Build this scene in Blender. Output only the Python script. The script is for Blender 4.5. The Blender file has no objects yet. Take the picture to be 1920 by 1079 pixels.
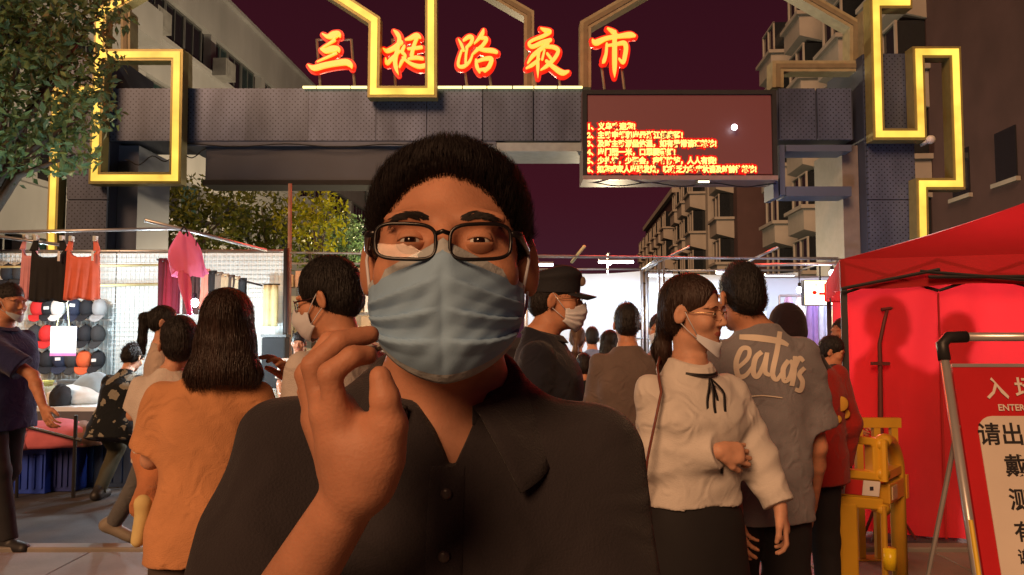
import bpy, bmesh, math, random
import numpy as np
from mathutils import Vector, Matrix
from mathutils.bvhtree import BVHTree

R = math.radians
scene = bpy.context.scene
COL = scene.collection
rng = random.Random(7)

# ------------------------------------------------------------------ camera, sky, sun, exposure
F, CAM_Z, PITCH = 1450.0, 1.42, R(3.5)
cam_d = bpy.data.cameras.new('camera')
cam_d.sensor_width = 36.0
cam_d.lens = 36.0 * F / 1920.0
cam_d.clip_start, cam_d.clip_end = 0.02, 2000.0
cam = bpy.data.objects.new('camera', cam_d)
cam.location = (0, 0, CAM_Z)
cam.rotation_euler = (R(90) + PITCH, 0, 0)
COL.objects.link(cam)
scene.camera = cam

world = bpy.data.worlds.new('World')
scene.world = world
world.use_nodes = True
wn, wl = world.node_tree.nodes, world.node_tree.links
wbg = wn['Background']
wtc = wn.new('ShaderNodeTexCoord')
wsep = wn.new('ShaderNodeSeparateXYZ')
wramp = wn.new('ShaderNodeValToRGB')
wl.new(wtc.outputs['Generated'], wsep.inputs[0])
wl.new(wsep.outputs['Z'], wramp.inputs[0])
e = wramp.color_ramp.elements
e[0].position, e[0].color = 0.0, (0.052, 0.015, 0.025, 1)
e[1].position, e[1].color = 0.55, (0.024, 0.004, 0.008, 1)
m_ = wramp.color_ramp.elements.new(0.18)
m_.color = (0.046, 0.007, 0.013, 1)
wl.new(wramp.outputs[0], wbg.inputs[0])
wbg.inputs[1].default_value = 1.0

sun_d = bpy.data.lights.new('sun', 'SUN')
sun_d.energy = 2.9
sun_d.angle = R(24.0)
sun_d.color = (1.0, 0.53, 0.26)
sun = bpy.data.objects.new('sun', sun_d)
sun.rotation_euler = Vector((0.42, 0.90, -0.55)).to_track_quat('-Z', 'Y').to_euler()
COL.objects.link(sun)

scene.view_settings.view_transform = 'Standard'
scene.view_settings.look = 'None'
scene.view_settings.exposure = 0.0
scene.view_settings.gamma = 1.0
scene.view_settings.use_curve_mapping = False
scene.render.engine = 'CYCLES'
cy = scene.cycles
cy.use_denoising = True
try:
    cy.denoiser = 'OPENIMAGEDENOISE'
except Exception:
    pass
cy.max_bounces = 5
cy.diffuse_bounces = 2
cy.glossy_bounces = 2
cy.transmission_bounces = 3
cy.transparent_max_bounces = 8
cy.caustics_reflective = False
cy.caustics_refractive = False
cy.sample_clamp_indirect = 3.0

# ------------------------------------------------------------------ pixel to place
CP, SP = math.cos(PITCH), math.sin(PITCH)
def ray(px, py):
    a, b = (px - 960.0) / F, -(py - 539.5) / F
    return Vector((a, CP - b * SP, SP + b * CP))
def PY(px, py, Y):
    """point of the photograph's pixel on the upright plane y = Y"""
    r = ray(px, py)
    t = Y / r.y
    return Vector((r.x * t, Y, CAM_Z + r.z * t))
def PG(px, py, z=0.0):
    r = ray(px, py)
    t = (z - CAM_Z) / r.z
    return Vector((r.x * t, r.y * t, z))

# ------------------------------------------------------------------ materials
MATS = {}
def nodes(m):
    m.use_nodes = True
    return m.node_tree.nodes, m.node_tree.links, m.node_tree.nodes['Principled BSDF']
def mat(name, col, rough=0.6, metal=0.0, var=0.12, scale=8.0, bump=0.0, bscale=60.0, spec=0.4, sheen=0.0, trans=0.0, alpha=1.0, stretch=None, ss=0.0):
    if name in MATS:
        return MATS[name]
    m = bpy.data.materials.new(name)
    n, l, b = nodes(m)
    b.inputs['Roughness'].default_value = rough
    b.inputs['Metallic'].default_value = metal
    b.inputs['Specular IOR Level'].default_value = spec
    if sheen:
        b.inputs['Sheen Weight'].default_value = sheen
    if trans:
        b.inputs['Transmission Weight'].default_value = trans
    if ss:
        b.inputs['Subsurface Weight'].default_value = ss
        b.inputs['Subsurface Radius'].default_value = (0.012, 0.005, 0.003)
        b.inputs['Subsurface Scale'].default_value = 1.0
    tc = n.new('ShaderNodeTexCoord')
    mp = n.new('ShaderNodeMapping')
    if stretch:
        mp.inputs['Scale'].default_value = stretch
    l.new(tc.outputs['Object'], mp.inputs[0])
    nz = n.new('ShaderNodeTexNoise')
    nz.inputs['Scale'].default_value = scale
    nz.inputs['Detail'].default_value = 5
    l.new(mp.outputs[0], nz.inputs['Vector'])
    rp = n.new('ShaderNodeValToRGB')
    c = np.array(col[:3])
    rp.color_ramp.elements[0].position = 0.3
    rp.color_ramp.elements[1].position = 0.7
    rp.color_ramp.elements[0].color = (*np.clip(c * (1 - var), 0, 1), 1)
    rp.color_ramp.elements[1].color = (*np.clip(c * (1 + var), 0, 1), 1)
    l.new(nz.outputs[0], rp.inputs[0])
    l.new(rp.outputs[0], b.inputs['Base Color'])
    if bump:
        n2 = n.new('ShaderNodeTexNoise')
        n2.inputs['Scale'].default_value = bscale
        n2.inputs['Detail'].default_value = 6
        l.new(mp.outputs[0], n2.inputs['Vector'])
        bp = n.new('ShaderNodeBump')
        bp.inputs['Strength'].default_value = bump
        bp.inputs['Distance'].default_value = 0.01
        l.new(n2.outputs[0], bp.inputs['Height'])
        l.new(bp.outputs[0], b.inputs['Normal'])
    MATS[name] = m
    return m
def emit(name, col, strength, base=(0.3, 0.3, 0.3)):
    if name in MATS:
        return MATS[name]
    m = bpy.data.materials.new(name)
    n, l, b = nodes(m)
    b.inputs['Base Color'].default_value = (*base, 1)
    b.inputs['Emission Color'].default_value = (*col, 1)
    b.inputs['Emission Strength'].default_value = strength
    b.inputs['Roughness'].default_value = 0.4
    MATS[name] = m
    return m
def glassy(name, gloss=0.12, tint=(1, 1, 1), rough=0.02, blend=0.12):
    if name in MATS:
        return MATS[name]
    m = bpy.data.materials.new(name)
    m.use_nodes = True
    n, l = m.node_tree.nodes, m.node_tree.links
    n.remove(n['Principled BSDF'])
    t = n.new('ShaderNodeBsdfTransparent')
    t.inputs[0].default_value = (*tint, 1)
    g = n.new('ShaderNodeBsdfGlossy')
    g.inputs['Roughness'].default_value = rough
    mx = n.new('ShaderNodeMixShader')
    lw = n.new('ShaderNodeLayerWeight')
    lw.inputs[0].default_value = blend
    ad = n.new('ShaderNodeMath')
    ad.operation = 'ADD'
    ad.inputs[1].default_value = gloss
    ad.use_clamp = True
    l.new(lw.outputs['Fresnel'], ad.inputs[0])
    l.new(ad.outputs[0], mx.inputs[0])
    l.new(t.outputs[0], mx.inputs[1])
    l.new(g.outputs[0], mx.inputs[2])
    l.new(mx.outputs[0], n['Material Output'].inputs[0])
    MATS[name] = m
    return m
def sheet_cloth(name, col, trans=0.5, bump=0.3, bscale=3.0):
    """thin cloth that lets light through"""
    if name in MATS:
        return MATS[name]
    m = mat(name, col, rough=0.75, var=0.10, scale=2.5, bump=bump, bscale=bscale)
    n, l = m.node_tree.nodes, m.node_tree.links
    b = n['Principled BSDF']
    tl = n.new('ShaderNodeBsdfTranslucent')
    tl.inputs[0].default_value = (*col, 1)
    mx = n.new('ShaderNodeMixShader')
    mx.inputs[0].default_value = trans
    l.new(b.outputs[0], mx.inputs[1])
    l.new(tl.outputs[0], mx.inputs[2])
    l.new(mx.outputs[0], n['Material Output'].inputs[0])
    return m
def perforated(name, col):
    if name in MATS:
        return MATS[name]
    m = mat(name, col, rough=0.42, metal=0.35, var=0.38, scale=2.2, stretch=(1, 1, 0.3))
    n, l = m.node_tree.nodes, m.node_tree.links
    b = n['Principled BSDF']
    tc = n.new('ShaderNodeTexCoord')
    sx = n.new('ShaderNodeSeparateXYZ')
    l.new(tc.outputs['Object'], sx.inputs[0])
    def mth(op, a, bb):
        q = n.new('ShaderNodeMath')
        q.operation = op
        for i, s in enumerate((a, bb)):
            if s is None:
                continue
            if isinstance(s, (int, float)):
                q.inputs[i].default_value = s
            else:
                l.new(s, q.inputs[i])
        return q.outputs[0]
    u = mth('ADD', sx.outputs['X'], sx.outputs['Z'])
    v = mth('SUBTRACT', sx.outputs['X'], sx.outputs['Z'])
    def cell(s):
        f = mth('FRACT', mth('MULTIPLY', s, 11.0), None)
        q = mth('SUBTRACT', f, 0.5)
        return mth('MULTIPLY', q, q)
    d = mth('ADD', cell(u), cell(v))
    hole = mth('LESS_THAN', d, 0.035)
    mx = n.new('ShaderNodeMixRGB')
    src = b.inputs['Base Color'].links[0].from_socket
    l.new(hole, mx.inputs[0])
    l.new(src, mx.inputs[1])
    mx.inputs[2].default_value = (0.02, 0.025, 0.04, 1)
    l.new(mx.outputs[0], b.inputs['Base Color'])
    return m

# ------------------------------------------------------------------ objects
def tag(o, label=None, cat=None, group=None, kind=None):
    if label: o['label'] = label
    if cat: o['category'] = cat
    if group: o['group'] = group
    if kind: o['kind'] = kind
    return o
def empty(name, loc=(0, 0, 0), rz=0.0, parent=None):
    o = bpy.data.objects.new(name, None)
    o.empty_display_size = 0.1
    o.location = loc
    o.rotation_euler = (0, 0, rz)
    COL.objects.link(o)
    o.parent = parent
    return o
def mobj(name, me, parent=None, loc=(0, 0, 0)):
    o = bpy.data.objects.new(name, me)
    COL.objects.link(o)
    o.parent = parent
    o.location = loc
    return o
def copy_tree(o, parent=None):
    c = o.copy()
    COL.objects.link(c)
    c.parent = parent
    for ch in list(o.children):
        copy_tree(ch, c)
    return c

class MB:
    """collects boxes, tubes and sheets; build() links them as one mesh object"""
    def __init__(self):
        self.v, self.f, self.mi = [], [], []
    def _add(self, vs, fs, mi=0):
        k = len(self.v)
        self.v += [tuple(p) for p in vs]
        self.f += [tuple(i + k for i in q) for q in fs]
        self.mi += [mi] * len(fs)
        return self
    def box(self, c, s, rot=None, mi=0):
        c, h = Vector(c), Vector(s) / 2
        vs = []
        for sx in (-1, 1):
            for sy in (-1, 1):
                for sz in (-1, 1):
                    p = Vector((sx * h.x, sy * h.y, sz * h.z))
                    if rot is not None:
                        p = rot @ p
                    vs.append(c + p)
        return self._add(vs, [(0, 1, 3, 2), (4, 6, 7, 5), (0, 4, 5, 1), (2, 3, 7, 6), (0, 2, 6, 4), (1, 5, 7, 3)], mi)
    def span(self, a, b, mi=0):
        a, b = Vector(a), Vector(b)
        return self.box((a + b) / 2, [abs(q) for q in (b - a)], mi=mi)
    def tube(self, pts, r, n=8, mi=0, closed=False, caps=True, flat=None):
        pts = [Vector(p) for p in pts]
        m = len(pts)
        rr = r if isinstance(r, (list, tuple)) else [r] * m
        vs, fs = [], []
        ref = None
        for i, p in enumerate(pts):
            if closed:
                d = pts[(i + 1) % m] - pts[i - 1]
            else:
                d = pts[min(i + 1, m - 1)] - pts[max(i - 1, 0)]
            d.normalize()
            if ref is None:
                ref = Vector((0, 0, 1)) if abs(d.z) < 0.9 else Vector((1, 0, 0))
            sv = d.cross(ref)
            sv.normalize()
            uv = sv.cross(d)
            ref = uv
            for k in range(n):
                a = 2 * math.pi * k / n
                f2 = flat if flat else 1.0
                vs.append(p + (sv * math.cos(a) + uv * (math.sin(a) * f2)) * rr[i])
        for i in range(m if closed else m - 1):
            j = (i + 1) % m
            for k in range(n):
                k2 = (k + 1) % n
                fs.append((i * n + k, i * n + k2, j * n + k2, j * n + k))
        if caps and not closed:
            fs.append(tuple(range(n - 1, -1, -1)))
            fs.append(tuple((m - 1) * n + k for k in range(n)))
        return self._add(vs, fs, mi)
    def ball(self, c, r, nu=12, nv=8, mi=0, squash=(1, 1, 1)):
        vs, fs = [], []
        c = Vector(c)
        for j in range(nv + 1):
            t = math.pi * j / nv
            for i in range(nu):
                a = 2 * math.pi * i / nu
                vs.append(c + Vector((math.sin(t) * math.cos(a) * squash[0], math.sin(t) * math.sin(a) * squash[1], math.cos(t) * squash[2])) * r)
        for j in range(nv):
            for i in range(nu):
                i2 = (i + 1) % nu
                fs.append((j * nu + i, (j + 1) * nu + i, (j + 1) * nu + i2, j * nu + i2))
        return self._add(vs, fs, mi)
    def grid(self, fn, nu, nv, mi=0):
        vs = [fn(i / nu, j / nv) for j in range(nv + 1) for i in range(nu + 1)]
        w = nu + 1
        fs = [(j * w + i, j * w + i + 1, (j + 1) * w + i + 1, (j + 1) * w + i) for j in range(nv) for i in range(nu)]
        return self._add(vs, fs, mi)
    def prism(self, poly, y0, y1, mi=0):
        """poly of (x, z) extruded along y"""
        n = len(poly)
        vs = [(x, y0, z) for x, z in poly] + [(x, y1, z) for x, z in poly]
        fs = [tuple(range(n)), tuple(range(2 * n - 1, n - 1, -1))]
        fs += [(i, i + n, (i + 1) % n + n, (i + 1) % n) for i in range(n)]
        return self._add(vs, fs, mi)
    def mesh(self, name, mats, smooth=False):
        me = bpy.data.meshes.new(name)
        me.from_pydata(self.v, [], self.f)
        if not isinstance(mats, (list, tuple)):
            mats = [mats]
        for m in mats:
            me.materials.append(m)
        if len(mats) > 1:
            me.polygons.foreach_set('material_index', self.mi)
        if smooth:
            me.polygons.foreach_set('use_smooth', [True] * len(me.polygons))
        me.update()
        bm = bmesh.new()
        bm.from_mesh(me)
        bmesh.ops.recalc_face_normals(bm, faces=bm.faces)
        bm.to_mesh(me)
        bm.free()
        return me
    def build(self, name, mats, parent=None, loc=(0, 0, 0), smooth=False, bevel=0.0):
        o = mobj(name, self.mesh(name, mats, smooth), parent, loc)
        if bevel:
            b = o.modifiers.new('bevel', 'BEVEL')
            b.width = bevel
            b.segments = 2
            b.limit_method = 'ANGLE'
        return o

def text_obj(name, body, size, material, parent=None, extrude=0.0, offset=0.0, align='LEFT', loc=(0, 0, 0), rot=(R(90), 0, 0), bold=0.0):
    cu = bpy.data.curves.new(name, 'FONT')
    cu.body = body
    cu.size = size
    cu.extrude = extrude
    cu.offset = offset + bold
    cu.align_x = align
    cu.resolution_u = 2
    t = bpy.data.objects.new('tmp_text', cu)
    COL.objects.link(t)
    dg = bpy.context.evaluated_depsgraph_get()
    me = bpy.data.meshes.new_from_object(t.evaluated_get(dg))
    bpy.data.objects.remove(t)
    bpy.data.curves.remove(cu)
    me.materials.clear()
    me.materials.append(material)
    o = mobj(name, me, parent, loc)
    o.rotation_euler = rot
    return o

# ================================================================== SETTING
M_asph = mat('asphalt', (0.055, 0.055, 0.058), rough=0.75, var=0.35, scale=3.0, bump=0.5, bscale=90)
M_slab = mat('paving_stone', (0.22, 0.20, 0.18), rough=0.7, var=0.22, scale=2.2, bump=0.25, bscale=45)
M_joint = mat('sand_joint', (0.05, 0.045, 0.04), rough=0.9)
g = MB()
g.grid(lambda u, v: (-250 + 500 * u, -60 + 460 * v, 0.0), 10, 10)
tag(g.build('ground', M_asph), kind='structure')
pv = empty('pavement', (0, 0, 0))
tag(pv, kind='structure')
MB().span((-4.7, -1.5, 0.0), (4.7, 5.08, 0.012)).build('bed', M_joint, pv)
slab_me = MB().box((0, 0, 0), (0.892, 0.592, 0.03)).mesh('slab', M_slab)
for i in range(10):
    for j in range(11):
        o = mobj('slab', slab_me, pv, (-4.5 + 0.9 * i + 0.45, -1.3 + 0.6 * j + 0.05 + rng.uniform(-.002, .002), 0.018 + rng.uniform(-.002, .002)))
        o.rotation_euler = (rng.uniform(-.002, .002), rng.uniform(-.002, .002), rng.uniform(-.003, .003))
        b = o.modifiers.new('bevel', 'BEVEL'); b.width = 0.006; b.segments = 1
kb = MB().span((-4.7, 5.085, 0.0), (4.7, 5.2, 0.05))
tag(kb.build('kerb', M_slab, bevel=0.01), kind='structure')

# ------------------------------------------------------------------ apartment block on the left
VPX = (1060 - 960) / F
STREET = -math.atan(VPX)
M_band = mat('pale_render', (0.44, 0.43, 0.43), rough=0.85, var=0.14, scale=0.7, bump=0.15, bscale=12, stretch=(1, 1, 0.35))
M_dark = mat('dark_recess', (0.02, 0.02, 0.022), rough=0.8)
M_frame = mat('window_frame_white', (0.16, 0.16, 0.16), rough=0.5)
M_pane = mat('window_glass_dark', (0.015, 0.018, 0.022), rough=0.08, spec=0.7)
M_paneg = mat('window_glass_teal', (0.02, 0.05, 0.05), rough=0.10, spec=0.7)
M_ac = mat('air_conditioner_paint', (0.30, 0.29, 0.28), rough=0.6, var=0.2, scale=3)
bl = empty('apartment_block', (-14.0, 0, 0), STREET)
tag(bl, 'long pale apartment block with dark ribbon windows behind the left tree', 'building')
T0, T1 = 15.0, 58.0
MB().span((-6, T0, 0), (-0.35, T1, 14.6)).build('inner_wall', M_dark, bl)
sill_z = [(13.35, 15.1), (10.2, 11.75), (7.1, 8.6), (4.0, 5.5), (0.0, 2.4)]
for k, (z0, z1) in enumerate(sill_z):
    MB().span((-0.34, T0, z0), (0.0, T1, z1)).build('spandrel', M_band, bl)
    if k:
        MB().span((0.001, T0, z1 - 0.14), (0.16, T1, z1 + 0.02)).build('ledge', M_band, bl)
MB().span((-6, T0 - 0.35, 0), (-0.36, T0 - 0.001, 15.1)).build('end_wall', M_band, bl)
MB().span((-0.5, T0, 15.101), (0.2, T1, 15.25)).build('coping', M_band, bl)
wf = MB()
wf.span((-0.04, -0.68, 0), (0.04, -0.62, 1.55)); wf.span((-0.04, 0.62, 0), (0.04, 0.68, 1.55))
wf.span((-0.04, -0.62, 0.0), (0.04, 0.62, 0.06)); wf.span((-0.04, -0.62, 1.49), (0.04, 0.62, 1.55)); wf.span((-0.03, -0.02, 0.06), (0.03, 0.02, 1.49))
wf_me = wf.mesh('window', M_frame)
pn_me = MB().span((-0.012, -0.6, 0), (0.0, -0.03, 1.42)).mesh('pane', M_pane)
pn2_me = MB().span((-0.012, -0.6, 0), (0.0, -0.03, 1.42)).mesh('pane', M_paneg)
pier_me = MB().span((-0.33, -0.22, 0), (-0.02, 0.22, 1.6)).mesh('pier', M_band)
ac_me = MB().span((0.02, -0.45, -0.55), (0.55, 0.45, 0.15)).span((0.55, -0.35, -0.45), (0.57, 0.35, 0.05)).mesh('air_conditioner', M_ac)
box_me = MB().span((0.0, -0.9, -0.95), (0.75, 0.9, 0.12)).mesh('balcony', M_band)
for k in range(4):
    zb = sill_z[k + 1][1] + 0.021
    t = T0 + 1.0
    i = 0
    while t < T1 - 1:
        if i % 4 == 3:
            o = mobj('pier', pier_me, bl, (0, t, zb - 0.03))
            if rng.random() < 0.65:
                mobj('air_conditioner', ac_me, bl, (0.16, t, zb + rng.uniform(-.2, 0.4)))
            t += 0.92
        else:
            w = mobj('window', wf_me, bl, (-0.2, t, zb))
            pm = pn_me if rng.random() < .75 else pn2_me
            mobj('pane', pm, w, (0.0, 0, 0.065)); mobj('pane', pm, w, (0.0, 0.63, 0.065))
            if rng.random() < 0.16:
                mobj('balcony', box_me, bl, (0.165, t, zb))
            t += 1.39
        i += 1

# ------------------------------------------------------------------ red brick block on the right
M_brick = mat('red_render', (0.062, 0.034, 0.036), rough=0.85, var=0.18, scale=0.8, bump=0.2, bscale=10)
M_cream = mat('cream_render', (0.29, 0.27, 0.25), rough=0.8, var=0.12, scale=0.9, bump=0.1, bscale=10)
br = empty('brick_block', (12.0, 0, 0), STREET)
tag(br, 'red brown block with stacked cream bay windows above the red tent', 'building')
MB().span((0, 17.5, 0), (7, 44, 17.2)).build('wall', M_brick, br)
MB().span((-0.35, 25, 17.21), (7, 44.2, 17.75)).build('cornice', M_cream, br)
bay = MB()
bay.prism([(0, 0), (0, 1.25), (-1.15, 1.25), (-1.15, 0.3)], -1.25, 1.25)
bay_me = bay.mesh('bay', M_cream)
cap_me = MB().span((-1.3, -1.4, 1.251), (0, 1.4, 1.42)).mesh('ledge', M_cream)
bw_me = MB().span((-0.9, -1.1, 0), (0, 1.1, 1.55)).mesh('bay_window', M_pane)
bm_me = MB().span((-0.98, -0.04, 0), (-0.9, 0.04, 1.55)).span((-0.98, -1.12, 0), (-0.9, -1.02, 1.55)).span((-0.98, 1.02, 0), (-0.9, 1.12, 1.55)).span((-0.985, -1.12, 1.5), (-0.895, 1.12, 1.57)).mesh('frame', M_cream)
wn_me = MB().span((-0.03, -0.5, 0), (0, 0.5, 1.4)).mesh('window', M_pane)
ws_me = MB().span((-0.12, -0.62, -0.12), (0, 0.62, -0.001)).mesh('sill', M_cream)
for c, t in enumerate((26.3, 31.2, 36.1, 41.0)):
    for k in range(5):
        z = 2.9 + 3.0 * k
        b_ = mobj('bay', bay_me, br, (-0.002, t, z))
        mobj('ledge', cap_me, b_)
        w_ = mobj('bay_window', bw_me, br, (-0.004, t, z + 1.43))
        mobj('frame', bm_me, w_)
        if c < 3:
            w2 = mobj('window', wn_me, br, (-0.002, t + 2.5, z + 1.2))
            mobj('sill', ws_me, w2)
for t in (18.6, 20.8, 23.2):
    for k in range(2):
        w2 = mobj('window', wn_me, br, (-0.002, t, 2.6 + 3 * k)); mobj('sill', ws_me, w2)

fb = empty('far_block', (11.2, 0, 0), STREET)
tag(fb, 'far cream block with stepped bays seen below the screen', 'building')
for k, (t0, t1, h, x0) in enumerate(((50, 57, 12.4, 0.0), (57.01, 72, 13.6, -0.6), (76, 105, 15.5, -0.2))):
    MB().span((x0, t0, 0), (9, t1, h)).build('wall', M_brick if k != 1 else M_cream, fb)
    MB().span((x0 - 0.4, t0 + .02, h + 0.001), (9, t1 - .02, h + 0.5)).build('cornice', M_cream, fb)
    t = t0 + 2.2
    while t < t1 - 1.5:
        for q in range(4):
            z = 1.8 + 3.0 * q
            if z + 1.6 > h: break
            b_ = mobj('bay', bay_me, fb, (x0 - 0.002, t, z)); mobj('ledge', cap_me, b_)
            w_ = mobj('bay_window', bw_me, fb, (x0 - 0.004, t, z + 1.43)); mobj('frame', bm_me, w_)
        t += 4.2
dbl = MB().span((0, 6, 0), (6, 17.3, 9.0)).span((-0.3, 6, 9.001), (6, 17.3, 9.3))
db = tag(empty('side_block', (14.5, 0, 0), STREET), 'dark plain block at the right edge behind the red tent', 'building')
dbl.build('wall', mat('dark_render', (0.05, 0.04, 0.05), rough=0.9, var=0.2, scale=0.8), db)
for t in (8, 10.5, 13, 15.5):
    for z in (1.2, 4.2, 7.0):
        w2 = mobj('window', wn_me, db, (-0.003, t, z)); mobj('sill', ws_me, w2)

# ------------------------------------------------------------------ trees
def leaf_crown(clumps, n, size, seed, flat=0.75):
    r = np.random.RandomState(seed)
    vs, fs = [], []
    for (c, rad) in clumps:
        m = int(n * rad ** 2)
        for _ in range(m):
            d = r.normal(size=3); d /= np.linalg.norm(d)
            p = np.array(c) + d * rad * (0.45 + 0.55 * r.rand() ** 0.6) * np.array((1, 1, flat))
            a = r.normal(size=3); a /= np.linalg.norm(a)
            b = np.cross(a, r.normal(size=3)); b /= np.linalg.norm(b)
            c2 = np.cross(a, b)
            s = size * (0.6 + 0.8 * r.rand())
            k = len(vs)
            vs += [p - a * s, p + b * s * 0.45 + c2 * s * 0.12, p + a * s, p - b * s * 0.45 + c2 * s * 0.12]
            fs.append((k, k + 1, k + 2)); fs.append((k, k + 2, k + 3))
    m = MB(); m._add(vs, fs)
    return m
def leaf_mat(name, c0, c1):
    m = mat(name, c0, rough=0.55, var=0.0)
    n, l = m.node_tree.nodes, m.node_tree.links
    b = n['Principled BSDF']
    gm = n.new('ShaderNodeNewGeometry')
    rp = n.new('ShaderNodeValToRGB')
    rp.color_ramp.elements[0].color = (*c0, 1); rp.color_ramp.elements[1].color = (*c1, 1)
    l.new(gm.outputs['Random Per Island'], rp.inputs[0])
    l.new(rp.outputs[0], b.inputs['Base Color'])
    tl = n.new('ShaderNodeBsdfTranslucent'); l.new(rp.outputs[0], tl.inputs[0])
    mx = n.new('ShaderNodeMixShader'); mx.inputs[0].default_value = 0.3
    l.new(b.outputs[0], mx.inputs[1]); l.new(tl.outputs[0], mx.inputs[2]); l.new(mx.outputs[0], n['Material Output'].inputs[0])
    return m
M_bark = mat('bark', (0.07, 0.06, 0.05), rough=0.9, var=0.3, scale=6, bump=0.8, bscale=14, stretch=(1, 1, .25))
M_leafg = leaf_mat('leaf_green', (0.07, 0.16, 0.09), (0.18, 0.28, 0.10))
M_leafy = leaf_mat('leaf_olive', (0.05, 0.075, 0.02), (0.17, 0.20, 0.02))
M_leafk = leaf_mat('leaf_lamplit', (0.16, 0.19, 0.01), (0.45, 0.46, 0.02))  # yellow lamp light is put into this leaf colour
def tree(label, base, trunk_r, branch_z, clumps, n, size, seed, lm):
    t = empty('leafy_tree', base)
    tag(t, label, 'tree', None)
    b = Vector(base)
    m = MB()
    mid = Vector((0.05, 0, branch_z))
    m.tube([(0, 0, 0), (0.03, 0.02, branch_z * .5), mid], [trunk_r, trunk_r * .8, trunk_r * .65], 10)
    for (c, rad) in clumps:
        q = Vector(c)
        m.tube([mid - Vector((0, 0, .3)), mid.lerp(q, .5) + Vector((0, 0, .25)), q], [trunk_r * .5, trunk_r * .3, trunk_r * .08], 6)
    m.build('trunk', M_bark, t, smooth=True)
    o = leaf_crown(clumps, n, size, seed).build('crown', lm, t)
    o['kind'] = 'stuff'
    return t
def rel(base, *pts):
    return [((Vector(p[:3]) - Vector(base)), p[3]) for p in pts]
bA = (-6.7, 9.3, 0)
cl = [(*PY(px, py, Y), rad) for px, py, Y, rad in ((-40, 60, 9.3, 1.1), (70, 40, 9.0, .75), (90, 180, 9.1, .75), (20, 200, 9.6, .9), (140, 110, 9.4, .6), (90, 280, 9.2, .5), (165, 210, 9.2, .42), (40, -60, 9.3, 1.1), (190, 20, 9.5, .4), (-80, 230, 9.0, .9), (-150, 80, 9.5, 1.2), (140, 290, 9.1, .32), (10, 310, 9.3, .4))]
tree('dark green leafy tree filling the upper left corner', bA, 0.14, 2.6, rel(bA, *cl), 950, 0.062, 3, M_leafg)
for q, (lab, px, Y, lm, cs) in enumerate((
    ('olive green street tree just right of the left gate column', 330, 19, M_leafy, ((300, 400, 19, 1.15), (265, 430, 18.6, .7), (248, 375, 18.8, .75), (205, 440, 18.8, .9), (360, 380, 19.3, 1.0), (400, 420, 19, .95), (330, 460, 19, 1.0), (250, 470, 19, .9), (440, 390, 19.5, .7))),
    ('yellowish street tree under the hanging panel beside the rusty pole', 590, 20, M_leafk, ((585, 385, 20, .75), (615, 400, 20, .62), (560, 420, 20.2, .7), (600, 440, 19.8, .75))),
    ('dark olive street tree between the two paler ones', 500, 21, M_leafy, ((490, 390, 21, .9), (520, 430, 21, 1.0), (460, 450, 21, .9), (540, 470, 21, .8), (420, 470, 21, .8))),
    ('small dim street tree beside the far end of the pale block', 645, 24, M_leafg, ((650, 440, 24, .9), (640, 470, 24, .9), (680, 460, 24, 1.0))))):
    b = PY(px, 628, Y); b.z = 0
    tree(lab, b, 0.13, 2.7, rel(b, *[(*PY(x, y, yy), rad) for x, y, yy, rad in cs]), 420, 0.085, 20 + q, lm)

# ------------------------------------------------------------------ entrance gate
YG = 12.6
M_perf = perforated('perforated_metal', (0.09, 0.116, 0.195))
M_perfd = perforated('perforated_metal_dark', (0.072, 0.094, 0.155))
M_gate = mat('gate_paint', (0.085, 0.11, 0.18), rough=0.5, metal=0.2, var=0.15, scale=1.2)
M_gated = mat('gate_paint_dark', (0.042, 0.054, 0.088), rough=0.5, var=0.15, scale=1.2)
M_gold = mat('gold_channel', (0.30, 0.26, 0.10), rough=0.4, metal=0.3, var=0.1)
M_ledy = emit('led_yellow', (1.0, 0.66, 0.10), 1.1, base=(0.5, 0.35, 0.05))
M_ledw = emit('led_warm_strip', (1.0, 0.80, 0.30), 2.2)
n_, l_ = M_ledy.node_tree.nodes, M_ledy.node_tree.links
_t = n_.new('ShaderNodeTexCoord'); _z = n_.new('ShaderNodeTexNoise'); _z.inputs['Scale'].default_value = 1.7; _z.inputs['Detail'].default_value = 3
_m = n_.new('ShaderNodeMapRange'); _m.inputs['From Min'].default_value = .3; _m.inputs['From Max'].default_value = .7; _m.inputs['To Min'].default_value = .62; _m.inputs['To Max'].default_value = 1.5
l_.new(_t.outputs['Object'], _z.inputs['Vector']); l_.new(_z.outputs[0], _m.inputs['Value']); l_.new(_m.outputs[0], n_['Principled BSDF'].inputs['Emission Strength'])
gate = empty('entrance_gate', (0, YG, 0))
tag(gate, 'grey perforated market gate outlined with glowing yellow house frames', 'gate')
GX = lambda px, Y=YG: PY(px, 540, Y).x
GZ = lambda py, Y=YG: PY(960, py, Y).z
def gbox(name, px0, px1, py0, py1, y0, y1, m, par=gate, bev=0.0):
    """box whose front face covers these pixels, y0..y1 behind the gate's front plane"""
    Y = YG + y0
    a, b = PY(px0, py0, Y), PY(px1, py1, Y)
    return MB().span((a.x, y0, a.z), (b.x, y1, b.z)).build(name, m, par, bevel=bev)
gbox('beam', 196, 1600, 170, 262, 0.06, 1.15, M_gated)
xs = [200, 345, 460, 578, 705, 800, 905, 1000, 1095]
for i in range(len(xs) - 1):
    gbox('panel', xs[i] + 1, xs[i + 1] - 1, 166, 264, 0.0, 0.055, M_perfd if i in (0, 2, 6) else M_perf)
for a, b in ((1460, 1530), (1532, 1598)):
    gbox('panel', a, b, 166, 262, 0.0, 0.055, M_perf)
gbox('lower_lip', 345, 930, 265, 274, 0.02, 0.9, M_gate)
gbox('lower_lip', 931, 1095, 268, 284, -0.02, 0.9, mat('pale_trim', (0.26, 0.31, 0.34), rough=0.5))
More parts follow.
